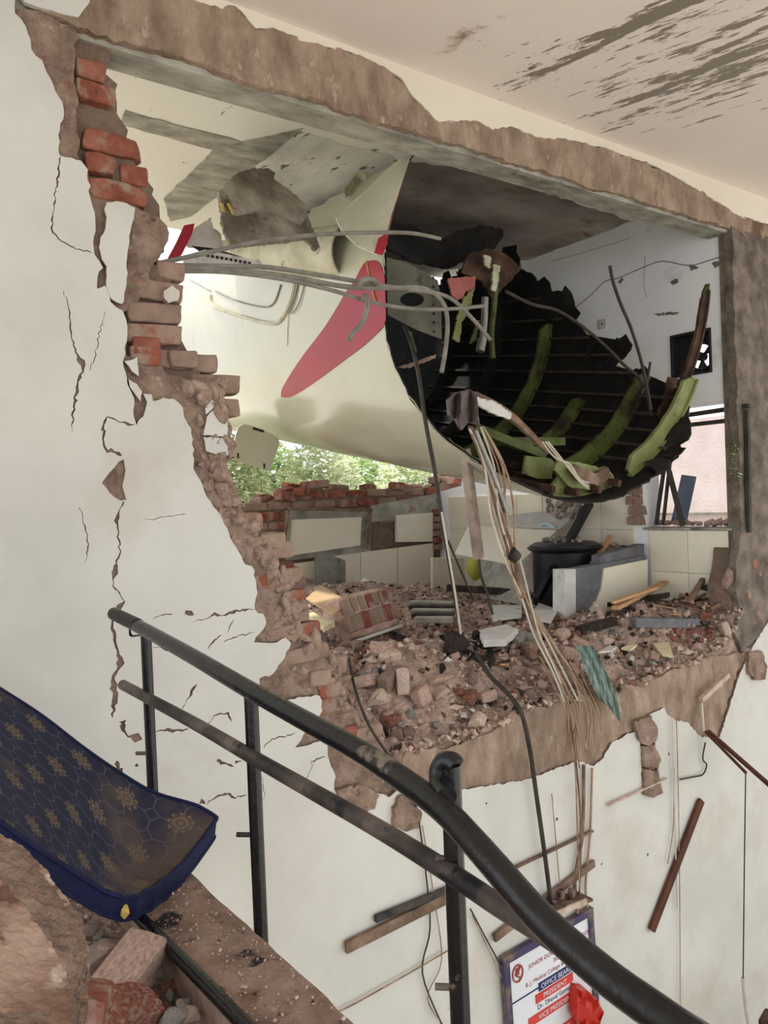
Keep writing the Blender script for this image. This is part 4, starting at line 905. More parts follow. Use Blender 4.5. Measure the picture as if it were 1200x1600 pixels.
NAMED = [
 (576, 1066, 38, 26, HALF[0], 'brick_piece', 'brown brick with a pale mortar patch, left end of the brick row'), (607, 1068, 28, 38, HALF[2], 'brick_piece', 'brick with stamped strokes on its face beside the upright brick'),
 (633, 1068, 27, 56, HALF[3], 'brick_piece', 'pale brown brick standing upright in the rubble'), (661, 1090, 26, 40, HALF[0], 'brick_piece', 'brick with one pale plastered side, right of the upright brick'),
 (600, 1098, 50, 40, LUMPS[0], 'mortar_lump', 'large rough mortar lump below the upright brick'), (614, 1127, 26, 22, HALF[1], 'brick_piece', 'reddish half brick just under the large mortar lump'), (622, 1150, 22, 22, HALF[2], 'brick_piece', 'lowest half brick of the column under the large mortar lump'),
 (614, 1024, 46, 36, LUMPS[5], 'mortar_lump', 'white streaked flat shard leaning behind the brick row'), (600, 1012, 54, 26, LUMPS[1], 'brick_piece', 'long pink brick lump under the large masonry block'), (560, 1012, 28, 24, LUMPS[2], 'mortar_lump', 'brown lump at the left foot of the masonry block'),
 (656, 1130, 20, 14, LUMPS[0], 'mortar_lump', 'small rounded stone right of the reddish half brick'), (752, 1132, 36, 36, LUMPS[0], 'mortar_lump', 'pale angular stone perched on the broken slab edge'), (737, 1091, 26, 24, HALF[1], 'brick_piece', 'red half brick above the pale angular stone'),
 (763, 1090, 28, 24, HALF[0], 'brick_piece', 'pink brick piece tilted beside the red half brick'), (782, 1099, 14, 16, HALF[2], 'brick_piece', 'small brick end right of the tilted pink brick'), (850, 1071, 18, 18, HALF[0], 'brick_piece', 'single pink brick end near the wire bundle'), (730, 1150, 20, 26, HALF[2], 'brick_piece', 'dusty brick end left of the pale angular stone'),
 (883, 993, 30, 26, LUMPS[1], 'brick_piece', 'pink broken brick before the cut white partition'), (890, 1022, 30, 26, HALF[0], 'brick_piece', 'pink brick piece at the head of the green cloth'), (830, 1020, 40, 34, LUMPS[2], 'mortar_lump', 'flat brown slab lump beside the wire bundle'),
 (505, 1003, 30, 26, LUMPS[3], 'mortar_lump', 'grey rounded stone on the broken wall slope'), (485, 970, 34, 30, HALF[1], 'brick_piece', 'dark red brick poking from the wall slope'), (545, 1045, 24, 30, LUMPS[2], 'mortar_lump', 'brown lump left of the brick row'),
 (690, 1062, 46, 22, LUMPS[1], 'stone_slab', 'flat pinkish flake of render right of the brick row'), (695, 1085, 40, 26, LUMPS[0], 'stone_slab', 'tilted layered flake of render below the pinkish flake'), (715, 1010, 44, 50, LUMPS[7], 'charred_lump', 'dark charred heap at the foot of the hanging cable'),
 (1050, 915, 46, 36, LUMPS[3], 'stone_slab', 'grey torn lump against the cream tiles under the window'), (1135, 985, 16, 30, HALF[3], 'brick_piece', 'upright pale splinter of brick at the right slab edge'),
]
for a in NAMED: piece(*a[:5], a[5], a[6])
ZONES = [((480, 985), (620, 1060), 16, 'broken brick bit on the left slope of the rubble', 'brick bits on the left slope'), ((560, 1100), (720, 1160), 16, 'broken brick bit in the dust below the upright brick', 'brick bits below the upright brick'),
 ((650, 960), (900, 1050), 60, 'small broken piece in the middle of the rubble behind the slab edge', 'pieces in the middle of the rubble'), ((720, 1050), (900, 1110), 26, 'small broken piece along the slab edge near the hanging wires', 'pieces along the slab edge'),
 ((900, 985), (1100, 1050), 40, 'small broken piece in the dark dirt right of the green cloth', 'pieces right of the green cloth'), ((1040, 910), (1115, 1000), 40, 'small broken piece in the rubble slope under the right pillar', 'pieces under the right pillar'), ((900, 825), (1010, 870), 26, 'grey broken piece on top of the partition heap', 'pieces on the partition heap')]
for (a, b), (c, d), n, lb, gr in ZONES:
    for i in range(n):
        x, y = U(a, c), U(b, d); e_ = onY(x, y+8, 2.86)
        if e_.z < heap(e_.x, 2.87) or hh(x, y+12).x > RX-.12 or hh(x, y).x > RX-.12 or hh(x, y+8).y > 5.7: continue
        w = U(9, 24)*(1 if n < 50 else .85)
        me = rng.choice((LUMPS+HALF)[:11] if 'grey' not in lb else [LUMPS[3], LUMPS[0], LUMPS[5]])
        piece(x, y, w, w*U(.6, 1.), me, 'rubble_piece', lb, 'rubble', gr, (U(-.6, .6), U(-.6, .6), U(0, 6.28)), .2)
for i in range(16):
    x, y = U(690, 770), U(985, 1045); w = U(12, 30); piece(x, y, w, w*U(.6, 1), LUMPS[7], 'charred_lump', 'dark charred lump in the black patch below the hanging cable', 'rubble', 'charred lumps below the hanging cable', (U(-.6, .6), U(-.6, .6), U(0, 6.28)), .2)
for (a, b), (c, d), n, lb, gr in (((740, 1010), (880, 1070), 22, 'thin brown splinter in the rubble between cable and wire bundle', 'splinters between cable and wires'), ((1040, 925), (1120, 990), 24, 'thin brown splinter in the rubble near the right pillar', 'splinters near the right pillar')):
    for i in range(n):
        p = hh(U(a, c), U(b, d)); a_ = U(0, 6.28); L_ = U(.04, .12); q = Vector((math.cos(a_)*L_, math.sin(a_)*L_*.6, U(-.2, .35)*L_))
        tag(bar('wood_splinter', p-q+Vector((0, 0, .03)), p+q+Vector((0, 0, .03)), U(.006, .02), U(.005, .012), rng.choice((m_wood, m_wood, m_dark, m_woodlt))), lb, 'splinter', gr)
# big fallen block of brickwork with plaster underside
mb = empty('masonry_block', hh(582, 1005)); tag(mb, 'large fallen block of brickwork with a plastered underside', 'masonry block')
bc = hh(582, 1000)+Vector((0, .12, .14)); rot = Matrix.Rotation(.25, 3, 'Z') @ Matrix.Rotation(-.35, 3, 'X') @ Matrix.Rotation(-.06, 3, 'Y')
V_, F_ = box_data(.46, .2, .27, .01, .04, 3, 2)
mesh_obj('mortar', [rot @ v+bc for v in V_], F_, m_brickpink, mb)
for i in range(7):
    for j in range(2):
        o = put('brick', HEAD_ME[(i+j) % 4] if j else BRICK_ME[(2, 4, 0)[i % 3]], bc+rot @ Vector((-.20+i*.067, -.085, -.04+j*.105)), parent=mb, scale=(.42, .5, 1.5) if not j else (.5, .5, 1.3)); o.rotation_euler = rot.to_euler()
V_, F_ = box_data(.46, .2, .02, .004, cuts=0); mesh_obj('plaster_skin', [rot @ (v+Vector((0, -.01, -.145)))+bc for v in V_], F_, m_plaster, mb)

# ---- flat and long scraps
def flat(name, P, th, m, lb, cat, lift=.03, jg=0, zf=None):
    pts = [hh(*p) for p in P]; c = sum(pts, Vector())/len(pts)
    # best flat plane through ground hits, tilted towards the viewer a little
    z0 = c.z+lift; poly = [tuple(onZ(p[0], p[1], z0)[:2]) for p in P]
    if jg: poly = jag(poly, .04, jg)
    return tag(plate(name, poly, mapH(z0), -th, m), lb, cat)
def stick(name, a, b, w, h, m, lb, cat='plank', la=.04, lb_=.04):
    p = hh(*a)+Vector((0, 0, la)); q = hh(*b)+Vector((0, 0, lb_)); return tag(bar(name, p, q, w, h, m), lb, cat)
stick('wood_plank', (962, 972), (1040, 940), .05, .025, m_woodlt, 'long split pale plank lying before the cut partition', la=.09, lb_=.14)
stick('wood_plank', (958, 968), (1028, 948), .03, .02, m_woodlt, 'thin pale lath beside the long split plank', la=.11, lb_=.13)
stick('charred_board', (945, 958), (1045, 946), .10, .03, m_dark, 'charred black board behind the pale plank', 'board', .06, .07)
stick('stone_strip', (990, 985), (1088, 985), .06, .06, m_slate, 'grey ribbed stone strip lying on the slab', 'stone strip', .05, .05)
stick('metal_channel', (905, 998), (960, 985), .06, .05, m_dark, 'twisted black metal channel left of the grey stone strip', 'metal scrap', .05, .06)
stick('wood_offcut', (930, 962), (946, 985), .03, .03, m_rock, 'short upright wooden offcut near the partition end', 'offcut', .08, .04)
stick('wood_plank', (1110, 970), (1180, 1000), .025, .025, m_wood, 'brown branch-like stick poking out at the right slab edge', 'stick', .08, .06)
stick('wood_plank', (1050, 935), (1080, 955), .04, .03, m_woodlt, 'short orange-brown wood scrap below the cream tiles', 'wood scrap', .1, .06)
stick('wood_plank', (1075, 955), (1100, 932), .035, .03, m_wood, 'brown wood scrap standing in the right rubble', 'wood scrap', .05, .12)
stick('wood_plank', (1100, 940), (1150, 955), .06, .03, m_dark, 'dark charred plank by the right pillar foot', 'plank', .1, .1)
flat('tile_shard', [(1015, 1001), (1045, 1003), (1052, 1025), (1035, 1022)], .012, m_foam, 'cream broken tile shard lying at the right of the slab edge', 'tile shard')
flat('tile_shard', [(970, 1012), (985, 1006), (995, 1007), (985, 1015)], .012, m_foam, 'small cream tile chip right of the green cloth', 'tile shard')
flat('tile_shard', [(936, 1018), (952, 1008), (964, 1010), (955, 1016)], .012, m_white, 'white curved shard right of the green cloth', 'tile shard')
flat('tile_piece', [(825, 965), (842, 942), (872, 952), (860, 972)], .01, m_white, 'white square tile leaning beside the wire bundle', 'tile', .06)
flat('cloth_heap', [(745, 985), (790, 975), (808, 982), (790, 998), (755, 1000)], .04, m_white, 'pale crumpled cloth in the middle of the rubble', 'cloth', .06, .006)
flat('white_board', [(765, 945), (815, 945), (815, 962), (770, 968)], .015, m_white, 'mottled white board lying before the leaning panel', 'board', .05)
flat('cardboard_sheet', [(478, 935), (502, 914), (545, 940), (520, 960)], .008, m_paper, 'tan cardboard sheet leaning on the far wall', 'cardboard', .1)
flat('insulation_pad', [(480, 958), (512, 950), (522, 972), (505, 980)], .03, m_foam, 'pale yellow insulation pad behind the wall slope', 'insulation', .1, .012)
cs = empty('corrugated_sheet', hh(670, 955)); tag(cs, 'grey corrugated metal sheet lying in the far rubble', 'metal sheet')
for k in range(5):
    a = onZ(640+k*2, 942+k*6.5, .17); b = onZ(708, 944+k*6, .17); bar('ridge', a, b, .09, .03, m_sheetmetal if k % 2 == 0 else m_dark, cs)
stick('dark_timber', (700, 942), (812, 946), .05, .05, m_dark, 'dark bent timber lying across the middle rubble', 'timber', .12, .1)
tag(tube('striped_cloth', [hh(806, 1012)+Vector((0, 0, .03)), hh(820, 1010)+Vector((0, 0, .06)), hh(832, 1018)+Vector((0, 0, .04)), hh(822, 1026)+Vector((0, 0, .03))], .035, m_greyrock, n=8, flat=.6), 'grey knotted cloth in the rubble beside the wires', 'cloth')
# green striped cloth hanging over the edge
m_stripe = pm('green_striped_cloth', [(70, 88, 84), (104, 124, 116), (150, 164, 154)], 30, .95, .3, 90, stretch=(2.2, 2.2, .12))
GC = [(898, 1010, 926, 1008, 2.86), (908, 1030, 945, 1045, 2.82), (920, 1060, 958, 1075, 2.79), (935, 1090, 966, 1100, 2.77), (948, 1100, 970, 1130, 2.765)]
V = []; Fc = []; n = 10
rows = smooth_path([Vector((a, b, Y)) for a, b, c, d, Y in GC], 4); rows2 = smooth_path([Vector((c, d, Y)) for a, b, c, d, Y in GC], 4)
for lay in (0, .01):
    for p, q in zip(rows, rows2):
        for j in range(n+1):
            t = j/n; x = p.lerp(q, t); V.append(onY(x.x, x.y, x.z+lay-.012*math.sin(t*16+.2*x.y*.05)))
R_ = len(rows); o = R_*(n+1)
for i in range(R_-1):
    for j in range(n):
        q = (i*(n+1)+j, i*(n+1)+j+1, (i+1)*(n+1)+j+1, (i+1)*(n+1)+j); Fc += [q[::-1], tuple(a+o for a in q)]
tag(mesh_obj('hanging_cloth', V, Fc, m_stripe, None, True), 'green and white striped cloth hanging over the slab edge', 'cloth')

# cut partition wall (tiled face, end cut white)
pw = empty('low_partition', (4.5, 3.55, 0)); tag(pw, 'low tiled partition with a curved break in its cream face', 'partition wall')
PY = 3.55
def p2(x, y): p = onY(x, y, PY); return (p.x, p.z)
plate('ribbed_backing', [p2(884, 985), p2(884, 892), p2(1012, 868), p2(1012, 985)], mapW(PY+.012), .08, m_slate, parent=pw)
plate('tile_face', [p2(900, 985)]+[p2(*q) for q in ((903, 972), (920, 955), (932, 940), (940, 920), (944, 888))]+[p2(1012, 874), p2(1012, 985)], mapW(PY), .014, m_tile, parent=pw)
plate('end_strip', [p2(881, 985), p2(881, 890), p2(899, 889), p2(899, 985)], mapW(PY-.004), .10, m_white, parent=pw)
plate('step', [p2(944, 868), p2(1012, 850), p2(1012, 870), p2(944, 888)], mapW(PY+.03), .08, m_slate, parent=pw)
# big leaning panel with dark angle frame, black tank behind
LPY = lambda a, b: 5.2-(a-713)*.0058-(b-800)*.003
lp = empty('leaning_panel', onY(780, 925, 4.3)); tag(lp, 'large cream tiled panel leaning with a dark metal edge', 'panel')
sheet('tile', [(713, 866), (735, 822), (870, 829), (806, 884)], LPY, .03, m_tile, lp); sheet('tile', [(772, 820), (792, 806), (850, 800), (905, 800), (874, 827), (774, 822)], LPY, .03, m_white, lp); sheet('backing', [(755, 875), (806, 886), (830, 870), (815, 945), (760, 935)], LPY, .03, m_conc, lp)
tube('blue_paint_smear', px3([(840, 822, 4.36), (852, 818, 4.3), (866, 824, 4.2)]), .012, pm('pale_blue_paint', [(170, 200, 222), (190, 214, 230)], 5, .6, 0), lp, n=5, flat=.3)
bar('metal_edge', onY(922, 786, 4.0), onY(838, 938, 3.85), .05, .05, m_tank, lp); bar('metal_edge', onY(914, 792, 4.03), onY(842, 925, 3.88), .03, .03, m_wirebk, lp)
tk = empty('water_tank', onY(912, 960, 4.02)); tag(tk, 'black plastic water tank tipped behind the cut partition', 'tank')
c0 = onY(886, 960, 3.98)
prof = [(.0, .0), (.22, .0), (.24, .05), (.24, .44), (.26, .46), (.26, .49), (.22, .51), (.0, .51)]
V = []; Fc = []; n = 28
for r_, z_ in prof:
    for j in range(n): V.append((c0.x+r_*math.cos(j*6.2832/n), c0.y+r_*math.sin(j*6.2832/n), .02+z_))
for i in range(len(prof)-1):
    for j in range(n): Fc.append((i*n+j, i*n+(j+1) % n, (i+1)*n+(j+1) % n, (i+1)*n+j))
mesh_obj('body', V, Fc, m_tank, tk, True, auto=40); tube('rim', [(c0.x+.265*math.cos(a), c0.y+.265*math.sin(a), .49) for a in np.linspace(0, 6.2832, 29)], .012, m_tank, tk, n=6, k=1)
for k in range(46):                              # rubble lying on the leaning panel and tank
    x, y = (U(856, 905), U(782, 810)) if k < 30 else (U(872, 915), U(846, 853)); p = onY(x, y, LPY(x, y)-.04 if k < 30 else 3.95); s = U(.03, .075)
    if k >= 30: a_ = U(0, 6.28); d_ = U(.02, .2); p = Vector((c0.x+d_*math.cos(a_), c0.y+d_*math.sin(a_), .53+s*.3))
    tag(put('rubble_piece', LUMPS[3] if k % 3 else LUMPS[0], p, (U(0, 6), U(0, 6), U(0, 6)), (s, s, s)), 'grey rubble bit on top of the leaning panel' if k < 30 else 'grey rubble bit lying over the black tank', 'rubble', 'rubble bits on the leaning panel' if k < 30 else 'rubble bits over the black tank')
tag(bar('wood_plank', onY(926, 882, 3.72), onY(954, 838, 3.8), .04, .03, m_woodlt), 'orange-brown plank standing on the partition heap', 'plank')
tag(sheet('cabinet_door', [(494, 870), (520, 868), (540, 876), (540, 935), (496, 938)], 5.7, .04, m_alu), 'grey metal cabinet door leaning on the far tiled wall', 'door leaf')
tag(sheet('side_panel', [(676, 872), (725, 872), (730, 932), (676, 925)], 5.4, .03, m_tile), 'cream panel standing at the corner of the far low wall', 'panel')
tag(tube('cloth_scrap', px3([(742, 876, 4.8), (738, 890, 4.8), (746, 900, 4.8)]), .05, pm('yellow_green_cloth', [(150, 142, 50), (176, 168, 80)], 9, .9, .2, 60), n=8), 'yellow green cloth scrap beside the wooden post', 'cloth')
for k in range(26):
    p = onX(U(1020, 1165), U(805, 826), RX+.08); s = U(.03, .09); p.z = .63+s*.25
    tag(put('rubble_piece', rng.choice((LUMPS[1], LUMPS[6], HALF[0])), p, (U(-.4, .4), U(-.4, .4), U(0, 6)), (s, s, s*.8)), 'pink rubble bit lying on the broken window sill', 'rubble', 'rubble bits on the window sill')
tw = empty('climbing_twig', onX(1150, 745, RX-.03)); tag(tw, 'green leafy twig hanging in the broken window', 'twig')
tube('stem', [onX(x, y, RX-.03) for x, y in ((1146, 690), (1150, 715), (1148, 748))], .004, m_stem, tw, n=5)
for k in range(16):
    p = onX(1149+U(-9, 9), U(688, 748), RX-.03); a = Vector((U(-1, 1), U(-1, 1), U(-1, .4))).normalized()*.022; b = a.orthogonal().normalized()*.008
    mesh_obj('leaf', [p-a, p+b, p+a, p-b], [(0, 1, 2, 3)], m_leaf, tw)

# ================================================================== LOWER WALL OF THE STAIRWELL
def wbar(name, a, b, w, m, lb, cat='batten', off=.02, th=.02):
    return tag(bar(name, onY(*a, WY-off), onY(*b, WY-off), th, w, m), lb, cat)
wbar('wood_batten', (540, 1481), (700, 1402), .05, m_wood, 'brown wooden batten hanging loose left of the third post')
wbar('metal_strip', (586, 1436), (712, 1385), .03, m_blackdust, 'dark metal strip above the loose wooden batten', 'metal strip')
wbar('wood_batten', (772, 1466), (928, 1348), .04, m_wood, 'brown wooden batten slanting above the notice board')
wbar('wood_batten', (1018, 1454), (1096, 1250), .055, m_woodred, 'straight red-brown batten leaning on the lower white wall')
wbar('conduit_line', (795, 1360), (926, 1298), .012, m_wood, 'thin brown conduit line crossing the lower wall', 'conduit')
wbar('conduit_line', (950, 1258), (1042, 1216), .010, m_rock, 'dusty conduit stub near the hanging lump of render', 'conduit')
tag(bar('steel_angle', onY(1102, 1143, WY-.03), onY(1166, 1208, WY-.35), .015, .015, m_woodred), 'short brown steel angle sticking out below the slab corner', 'steel bar')
tag(bar('steel_angle', onY(1106, 1142, WY-.03), onY(1206, 1230, WY-.45), .022, .022, m_woodred), 'longer brown steel angle sticking out below the slab corner', 'steel bar')
tag(bar('pipe_stub', onY(1095, 1094, WY-.03), onY(1138, 1054, WY-.05), .03, .03, m_rock), 'short pale pipe fixed on the brown beam face', 'pipe'); tag(bar('pipe_stub', onY(1096, 1098, WY-.03), onY(1099, 1142, WY-.03), .014, .014, m_wirelt), 'thin pale vertical pipe on the brown beam face', 'pipe')
def ww(L, r, m, lb, off=.02): return tag(tube('wall_wire', px3([(a, b, WY-off) for a, b in L]), r, m, n=5), lb, 'wire')
ww([(1050, 1120), (1053, 1250), (1056, 1340), (1058, 1420)], .004, m_wirelt, 'left pale wire of the pair beside the red-brown batten'); ww([(1057, 1125), (1060, 1250), (1062, 1400), (1063, 1600)], .003, m_wire, 'right tan wire running down past the red-brown batten')
ww([(1053, 1200), (1052, 1290), (1043, 1350)], .003, m_wire, 'short curling wire left of the pale wire pair')
ww([(1165, 1208), (1163, 1350), (1161, 1530)], .004, m_wirebk, 'dark plumb wire hanging from the short steel angle', .3)
tag(tube('hanging_stick', px3([(1161, 1528), (1165, 1570), (1170, 1605)], WY-.3), .012, m_wirelt, n=6), 'pale stick tied at the end of the dark plumb wire', 'stick')
ww([(1102, 1160), (1098, 1185), (1104, 1195), (1098, 1210), (1082, 1214), (1062, 1218)], .005, m_wirebk, 'tangled dark wire knot below the beam')
ww([(655, 1285), (665, 1360), (672, 1450), (660, 1520), (690, 1600)], .004, m_wirebk, 'dark wire hanging left of the third post'); ww([(660, 1290), (678, 1400), (690, 1500), (668, 1560), (700, 1610)], .003, m_wire, 'tan wire hanging left of the third post')
ww([(735, 1420), (790, 1520), (850, 1600)], .004, m_wirebk, 'dark taut wire crossing the notice board'); ww([(738, 1430), (800, 1560), (825, 1610)], .003, m_wire, 'thin slack wire crossing the notice board')
ww([(700, 1485), (640, 1520), (560, 1565), (530, 1580)], .004, m_wire, 'tan wire sagging along the lower wall to the left')
ww([(862, 1240), (870, 1330), (876, 1400)], .003, m_wire, 'short thin wire between the two hanging cables'); ww([(920, 1440), (935, 1490), (950, 1530)], .003, m_wirebk, 'thin dark wire right of the notice board'); ww([(925, 1200), (922, 1300), (915, 1390), (925, 1460)], .007, m_wire, 'brown cable hanging to the right of the wire bundle'); ww([(912, 1195), (910, 1300), (898, 1380), (905, 1470), (895, 1600)], .010, m_wood, 'brown rope-like cable hanging over the notice board')
# small shelf bracket with dust
sb = empty('wall_shelf', onY(880, 1430, WY-.06)); tag(sb, 'small dusty brown shelf box above the notice board', 'shelf')
bar('shelf', onY(842, 1422, WY-.06), onY(914, 1400, WY-.06), .11, .015, m_wood, sb); bar('edge', onY(858, 1432, WY-.11), onY(916, 1408, WY-.11), .015, .03, m_rock, sb)
for k in range(7): s = U(.03, .06); put('dust_lump', LUMPS[2 if k % 2 else 7], onY(U(850, 905), U(1395, 1412), WY-.06), (U(0, 6), U(0, 6), 0), (s, s, s), parent=sb)
# notice board
TL = onY(789, 1500, WY-.03); TR = onY(921, 1424, WY-.03); bu = (TR-TL).normalized(); bw = (TR-TL).length; bv = Vector((bu.z, 0, -bu.x)); bh = bw*1.35; nrm = Vector((0, -1, 0))
nbd = empty('notice_board', TL+bv*bh); tag(nbd, 'white notice board with red headings and a purple frame on the lower wall', 'notice board')
def bpt(u, v, o=0): return TL+bu*(u*bw)+bv*(v*bw)+nrm*o
def bquad(n_, u0, v0, u1, v1, o, m, th=.004):
    P = [bpt(u0, v0, o), bpt(u1, v0, o), bpt(u1, v1, o), bpt(u0, v1, o)]; Q = [p-nrm*th for p in P]
    return mesh_obj(n_, P+Q, [(0, 1, 2, 3)[::-1], (4, 5, 6, 7), (0, 1, 5, 4), (1, 2, 6, 5), (2, 3, 7, 6), (3, 0, 4, 7)], m, nbd)
m_bw = pm('board_white', [(214, 216, 220), (222, 224, 228)], 4, .4, 0); m_purple = pm('purple_frame', [(62, 54, 82), (78, 69, 96)], 6, .6, .1, 40, spots=[((116, 100, 88), 8, .5, .1)])
m_ink = pm('red_ink', [(150, 66, 62), (158, 72, 68)], 3, .7, 0); m_navyink = pm('navy_ink', [(40, 44, 92), (46, 50, 98)], 3, .7, 0); m_redink = pm('red_label', [(196, 62, 56), (204, 70, 62)], 3, .6, 0); m_dkink = pm('dark_ink', [(60, 60, 78), (66, 66, 84)], 3, .7, 0)
bquad('panel', 0, 0, 1, 1.35, 0, m_bw, .02)
for a in ((-.03, -.03, 1.03, .03), (-.03, .03, .03, 1.35), (.97, .03, 1.03, 1.35)): bquad('frame_bar', *a, .012, m_purple, .03)
def text(s, u, v, h, m, align='CENTER', o=.003):
    cu = bpy.data.curves.new('lettering', 'FONT'); cu.body = s; cu.size = h*bw*1.35; cu.align_x = align; cu.align_y = 'CENTER'
    ob = bpy.data.objects.new('lettering', cu); COL.objects.link(ob)
    bpy.context.view_layer.update()
    me = bpy.data.meshes.new_from_object(ob.evaluated_get(bpy.context.evaluated_depsgraph_get()))
    bpy.data.objects.remove(ob)
    P = [bpt(u, v, o)+bu*q.co.x-bv*q.co.y for q in me.vertices]; Fc = [tuple(p.vertices) for p in me.polygons]
    return mesh_obj('lettering', P, Fc, m, nbd)
ep = [bpt(.12+.055*math.cos(a), .155+.066*math.sin(a), .004) for a in np.linspace(0, 6.2832, 25)]
tube('emblem_ring', ep, .004, m_ink, nbd, n=4, k=1); bquad('emblem', .10, .115, .14, .17, .004, m_ink); tube('emblem_snake', [bpt(.12+.026*math.sin(t*9), .09+t*.13, .006) for t in np.linspace(0, 1, 12)], .004, m_ink, nbd, n=4, k=1)
text("JUNIOR DOCTORS' ASSOCIATION", .62, .16, .036, m_ink); text("2024-25", .60, .225, .034, m_ink); text("B. J. Medical College & Civil Hospital", .56, .295, .036, m_ink)
bquad('heading_rule', .03, .365, .97, .373, .004, m_navyink); bquad('heading_bar', .34, .335, .80, .40, .005, m_navyink); text("OFFICE BEARERS", .57, .368, .042, m_bw, o=.007)
for v, t_ in ((.45, "PRESIDENT"), (.60, "VICE PRESIDENT"), (.82, "SECRETARY"), (1.02, "TREASURER")):
    w_ = .019*len(t_)+.05; bquad('label_bar', .52-w_, v-.035, .52+w_, v+.035, .005, m_redink); text(t_, .52, v, .042, m_bw, o=.007)
text("Dr. Dhaval Gameti", .52, .525, .04, m_dkink)
for v in (.68, .745): text("Dr. Hiral", .78, v, .04, m_dkink); text("president", .25, v, .034, m_dkink)
for v in (.90, .955): text("Dr. Mehul", .78, v, .04, m_dkink); text("Jt. Sec.", .2, v, .034, m_dkink)
# red plastic bag and rusty thing
rb = sheet('red_bag', [(902, 1545), (918, 1548), (934, 1562), (944, 1582), (932, 1614), (914, 1618), (902, 1592)], WY-.1, .06, m_redplastic, cell=10, bend=lambda a, b: .02*math.sin(a*.3+b*.2), smooth=True); tag(rb, 'red plastic bag hanging at the right of the notice board', 'bag')
sheet('bag_neck', [(918, 1500), (924, 1495), (945, 1515), (942, 1530), (925, 1520)], WY-.08, .03, m_pinkrag, rb)
tag(put('rusty_lump', raw_mesh('rusty_lump', chunk_data(.12, .1, .12, 90), m_rust), onY(1196, 1592, WY-.2)), 'rusty brown lump at the lower right picture edge', 'scrap')

# ================================================================== RAILING
HX = .80
rl = empty('stair_railing', (HX, 1.6, LEDGE-.2)); tag(rl, 'black painted steel pipe railing with a bent handrail', 'railing')
def pX(L): return [onX(a, b, x) for a, b, x in L]
tube('handrail', pX([(181, 960, .8), (228, 985, .8), (300, 1025, .8), (390, 1078, .8), (480, 1128, .8), (560, 1172, .8), (630, 1218, .79), (692, 1265, .77), (735, 1310, .755), (780, 1361, .745), (850, 1440, .735), (943, 1522, .725), (1025, 1582, .715), (1120, 1650, .70)]), .0205, m_black, rl, n=20)
tube('handrail_end', pX([(178, 959, .8), (215, 977, .8)]), .0212, m_blackdust, rl, n=20, k=1)
tube('mid_rail', pX([(192, 1070, .805), (300, 1128, .805), (400, 1186, .805), (500, 1243, .805), (600, 1300, .805), (700, 1362, .805), (780, 1415, .805), (850, 1458, .805), (960, 1530, .805), (1060, 1596, .805), (1160, 1660, .805)]), .0165, m_blackdust, rl, n=16)
POSTS = []
for (x0, y0), z1 in (((228, 994), -.3), ((392, 1085), -.36), ((704, 1195), -.5)):
    p = onX(x0, y0, .822); POSTS.append(tube('post', [p, (p.x, p.y, z1)], .0165, m_black, rl, n=16, k=1))
for iq, L in enumerate(([(203, 975, .8), (204, 992, .81), (215, 993, .815), (230, 990, .82)], [(350, 1050, .8), (358, 1066, .81), (370, 1070, .815), (392, 1068, .82)])): tube('bracket', pX(L), .006, m_black, POSTS[iq], n=6, k=4, flat=.6)
tube('bracket', pX([(712, 1197, .822), (704, 1190, .82), (693, 1192, .815), (686, 1206, .81), (688, 1228, .80), (698, 1245, .785)]), .017, m_black, POSTS[2], n=10)
for a, b, iq in ((222, 1178, 0), (383, 1306, 1), (701, 1546, 2), (702, 1345, 2)):
    p = onX(a, b, .81); tube('stud', [p+Vector((-.012, .02, 0)), p+Vector((.02, -.01, 0))], .006, m_blackdust, POSTS[iq], n=8, k=1)
pp = tube('fallen_pipe', [onZ(216, 1432, LEDGE+.005), onZ(300, 1516, LEDGE+.005), onZ(400, 1620, LEDGE+.005)], .015, m_black, n=14); tag(pp, 'black steel pipe lying along the inner side of the kerb', 'pipe')

# ================================================================== MATTRESS AND LANDING RUBBLE
BE = [(345, 1272, 2.10), (300, 1256, 2.14), (240, 1238, 2.20), (185, 1206, 2.26), (130, 1168, 2.32), (65, 1118, 2.38), (0, 1076, 2.44), (-80, 1025, 2.50)]
FE = [(205, 1408, 1.86), (190, 1402, 1.84), (165, 1393, 1.83), (135, 1375, 1.82), (100, 1352, 1.80), (60, 1327, 1.78), (0, 1284, 1.76), (-80, 1228, 1.74)]
be = smooth_path(px3(BE), 6); fe = smooth_path(px3(FE), 6); nu = len(be); nv = 26; TH = .055
top = []; nrmz = []
for i in range(nu):
    u = i/(nu-1)
    row = []
    for j in range(nv+1):
        t = j/nv; p = be[i].lerp(fe[i], t)
        sag = .075*math.sin(math.pi*t)**1.2*(.25+.75*math.sin(math.pi*min(1, u*1.5+.12)))
        p = p+Vector((0, .3*sag, -sag)); p.z += .006*math.sin(t*38+u*6)*math.exp(-((t-.65)/.25)**2)*math.exp(-((u-.2)/.22)**2)
        # rounded foot corners
        if u < .12:
            k = (1-u/.12); e = max(0, abs(t-.5)*2-.8)/.2; p = p.lerp(be[i].lerp(fe[i], .5), .10*k*e*e)
        row.append(p)
    top.append(row)
V = [p for r in top for p in r]; n1 = nv+1
down = Vector((-.1, .15, -1)).normalized()*TH
V += [p+down for r in top for p in r]; o = nu*n1; Fc = []; mi = []
uvs = {}
for i in range(nu-1):
    for j in range(nv):
        Fc.append((i*n1+j, i*n1+j+1, (i+1)*n1+j+1, (i+1)*n1+j)[::-1]); mi.append(0); Fc.append((o+i*n1+j, o+i*n1+j+1, o+(i+1)*n1+j+1, o+(i+1)*n1+j)); mi.append(1)
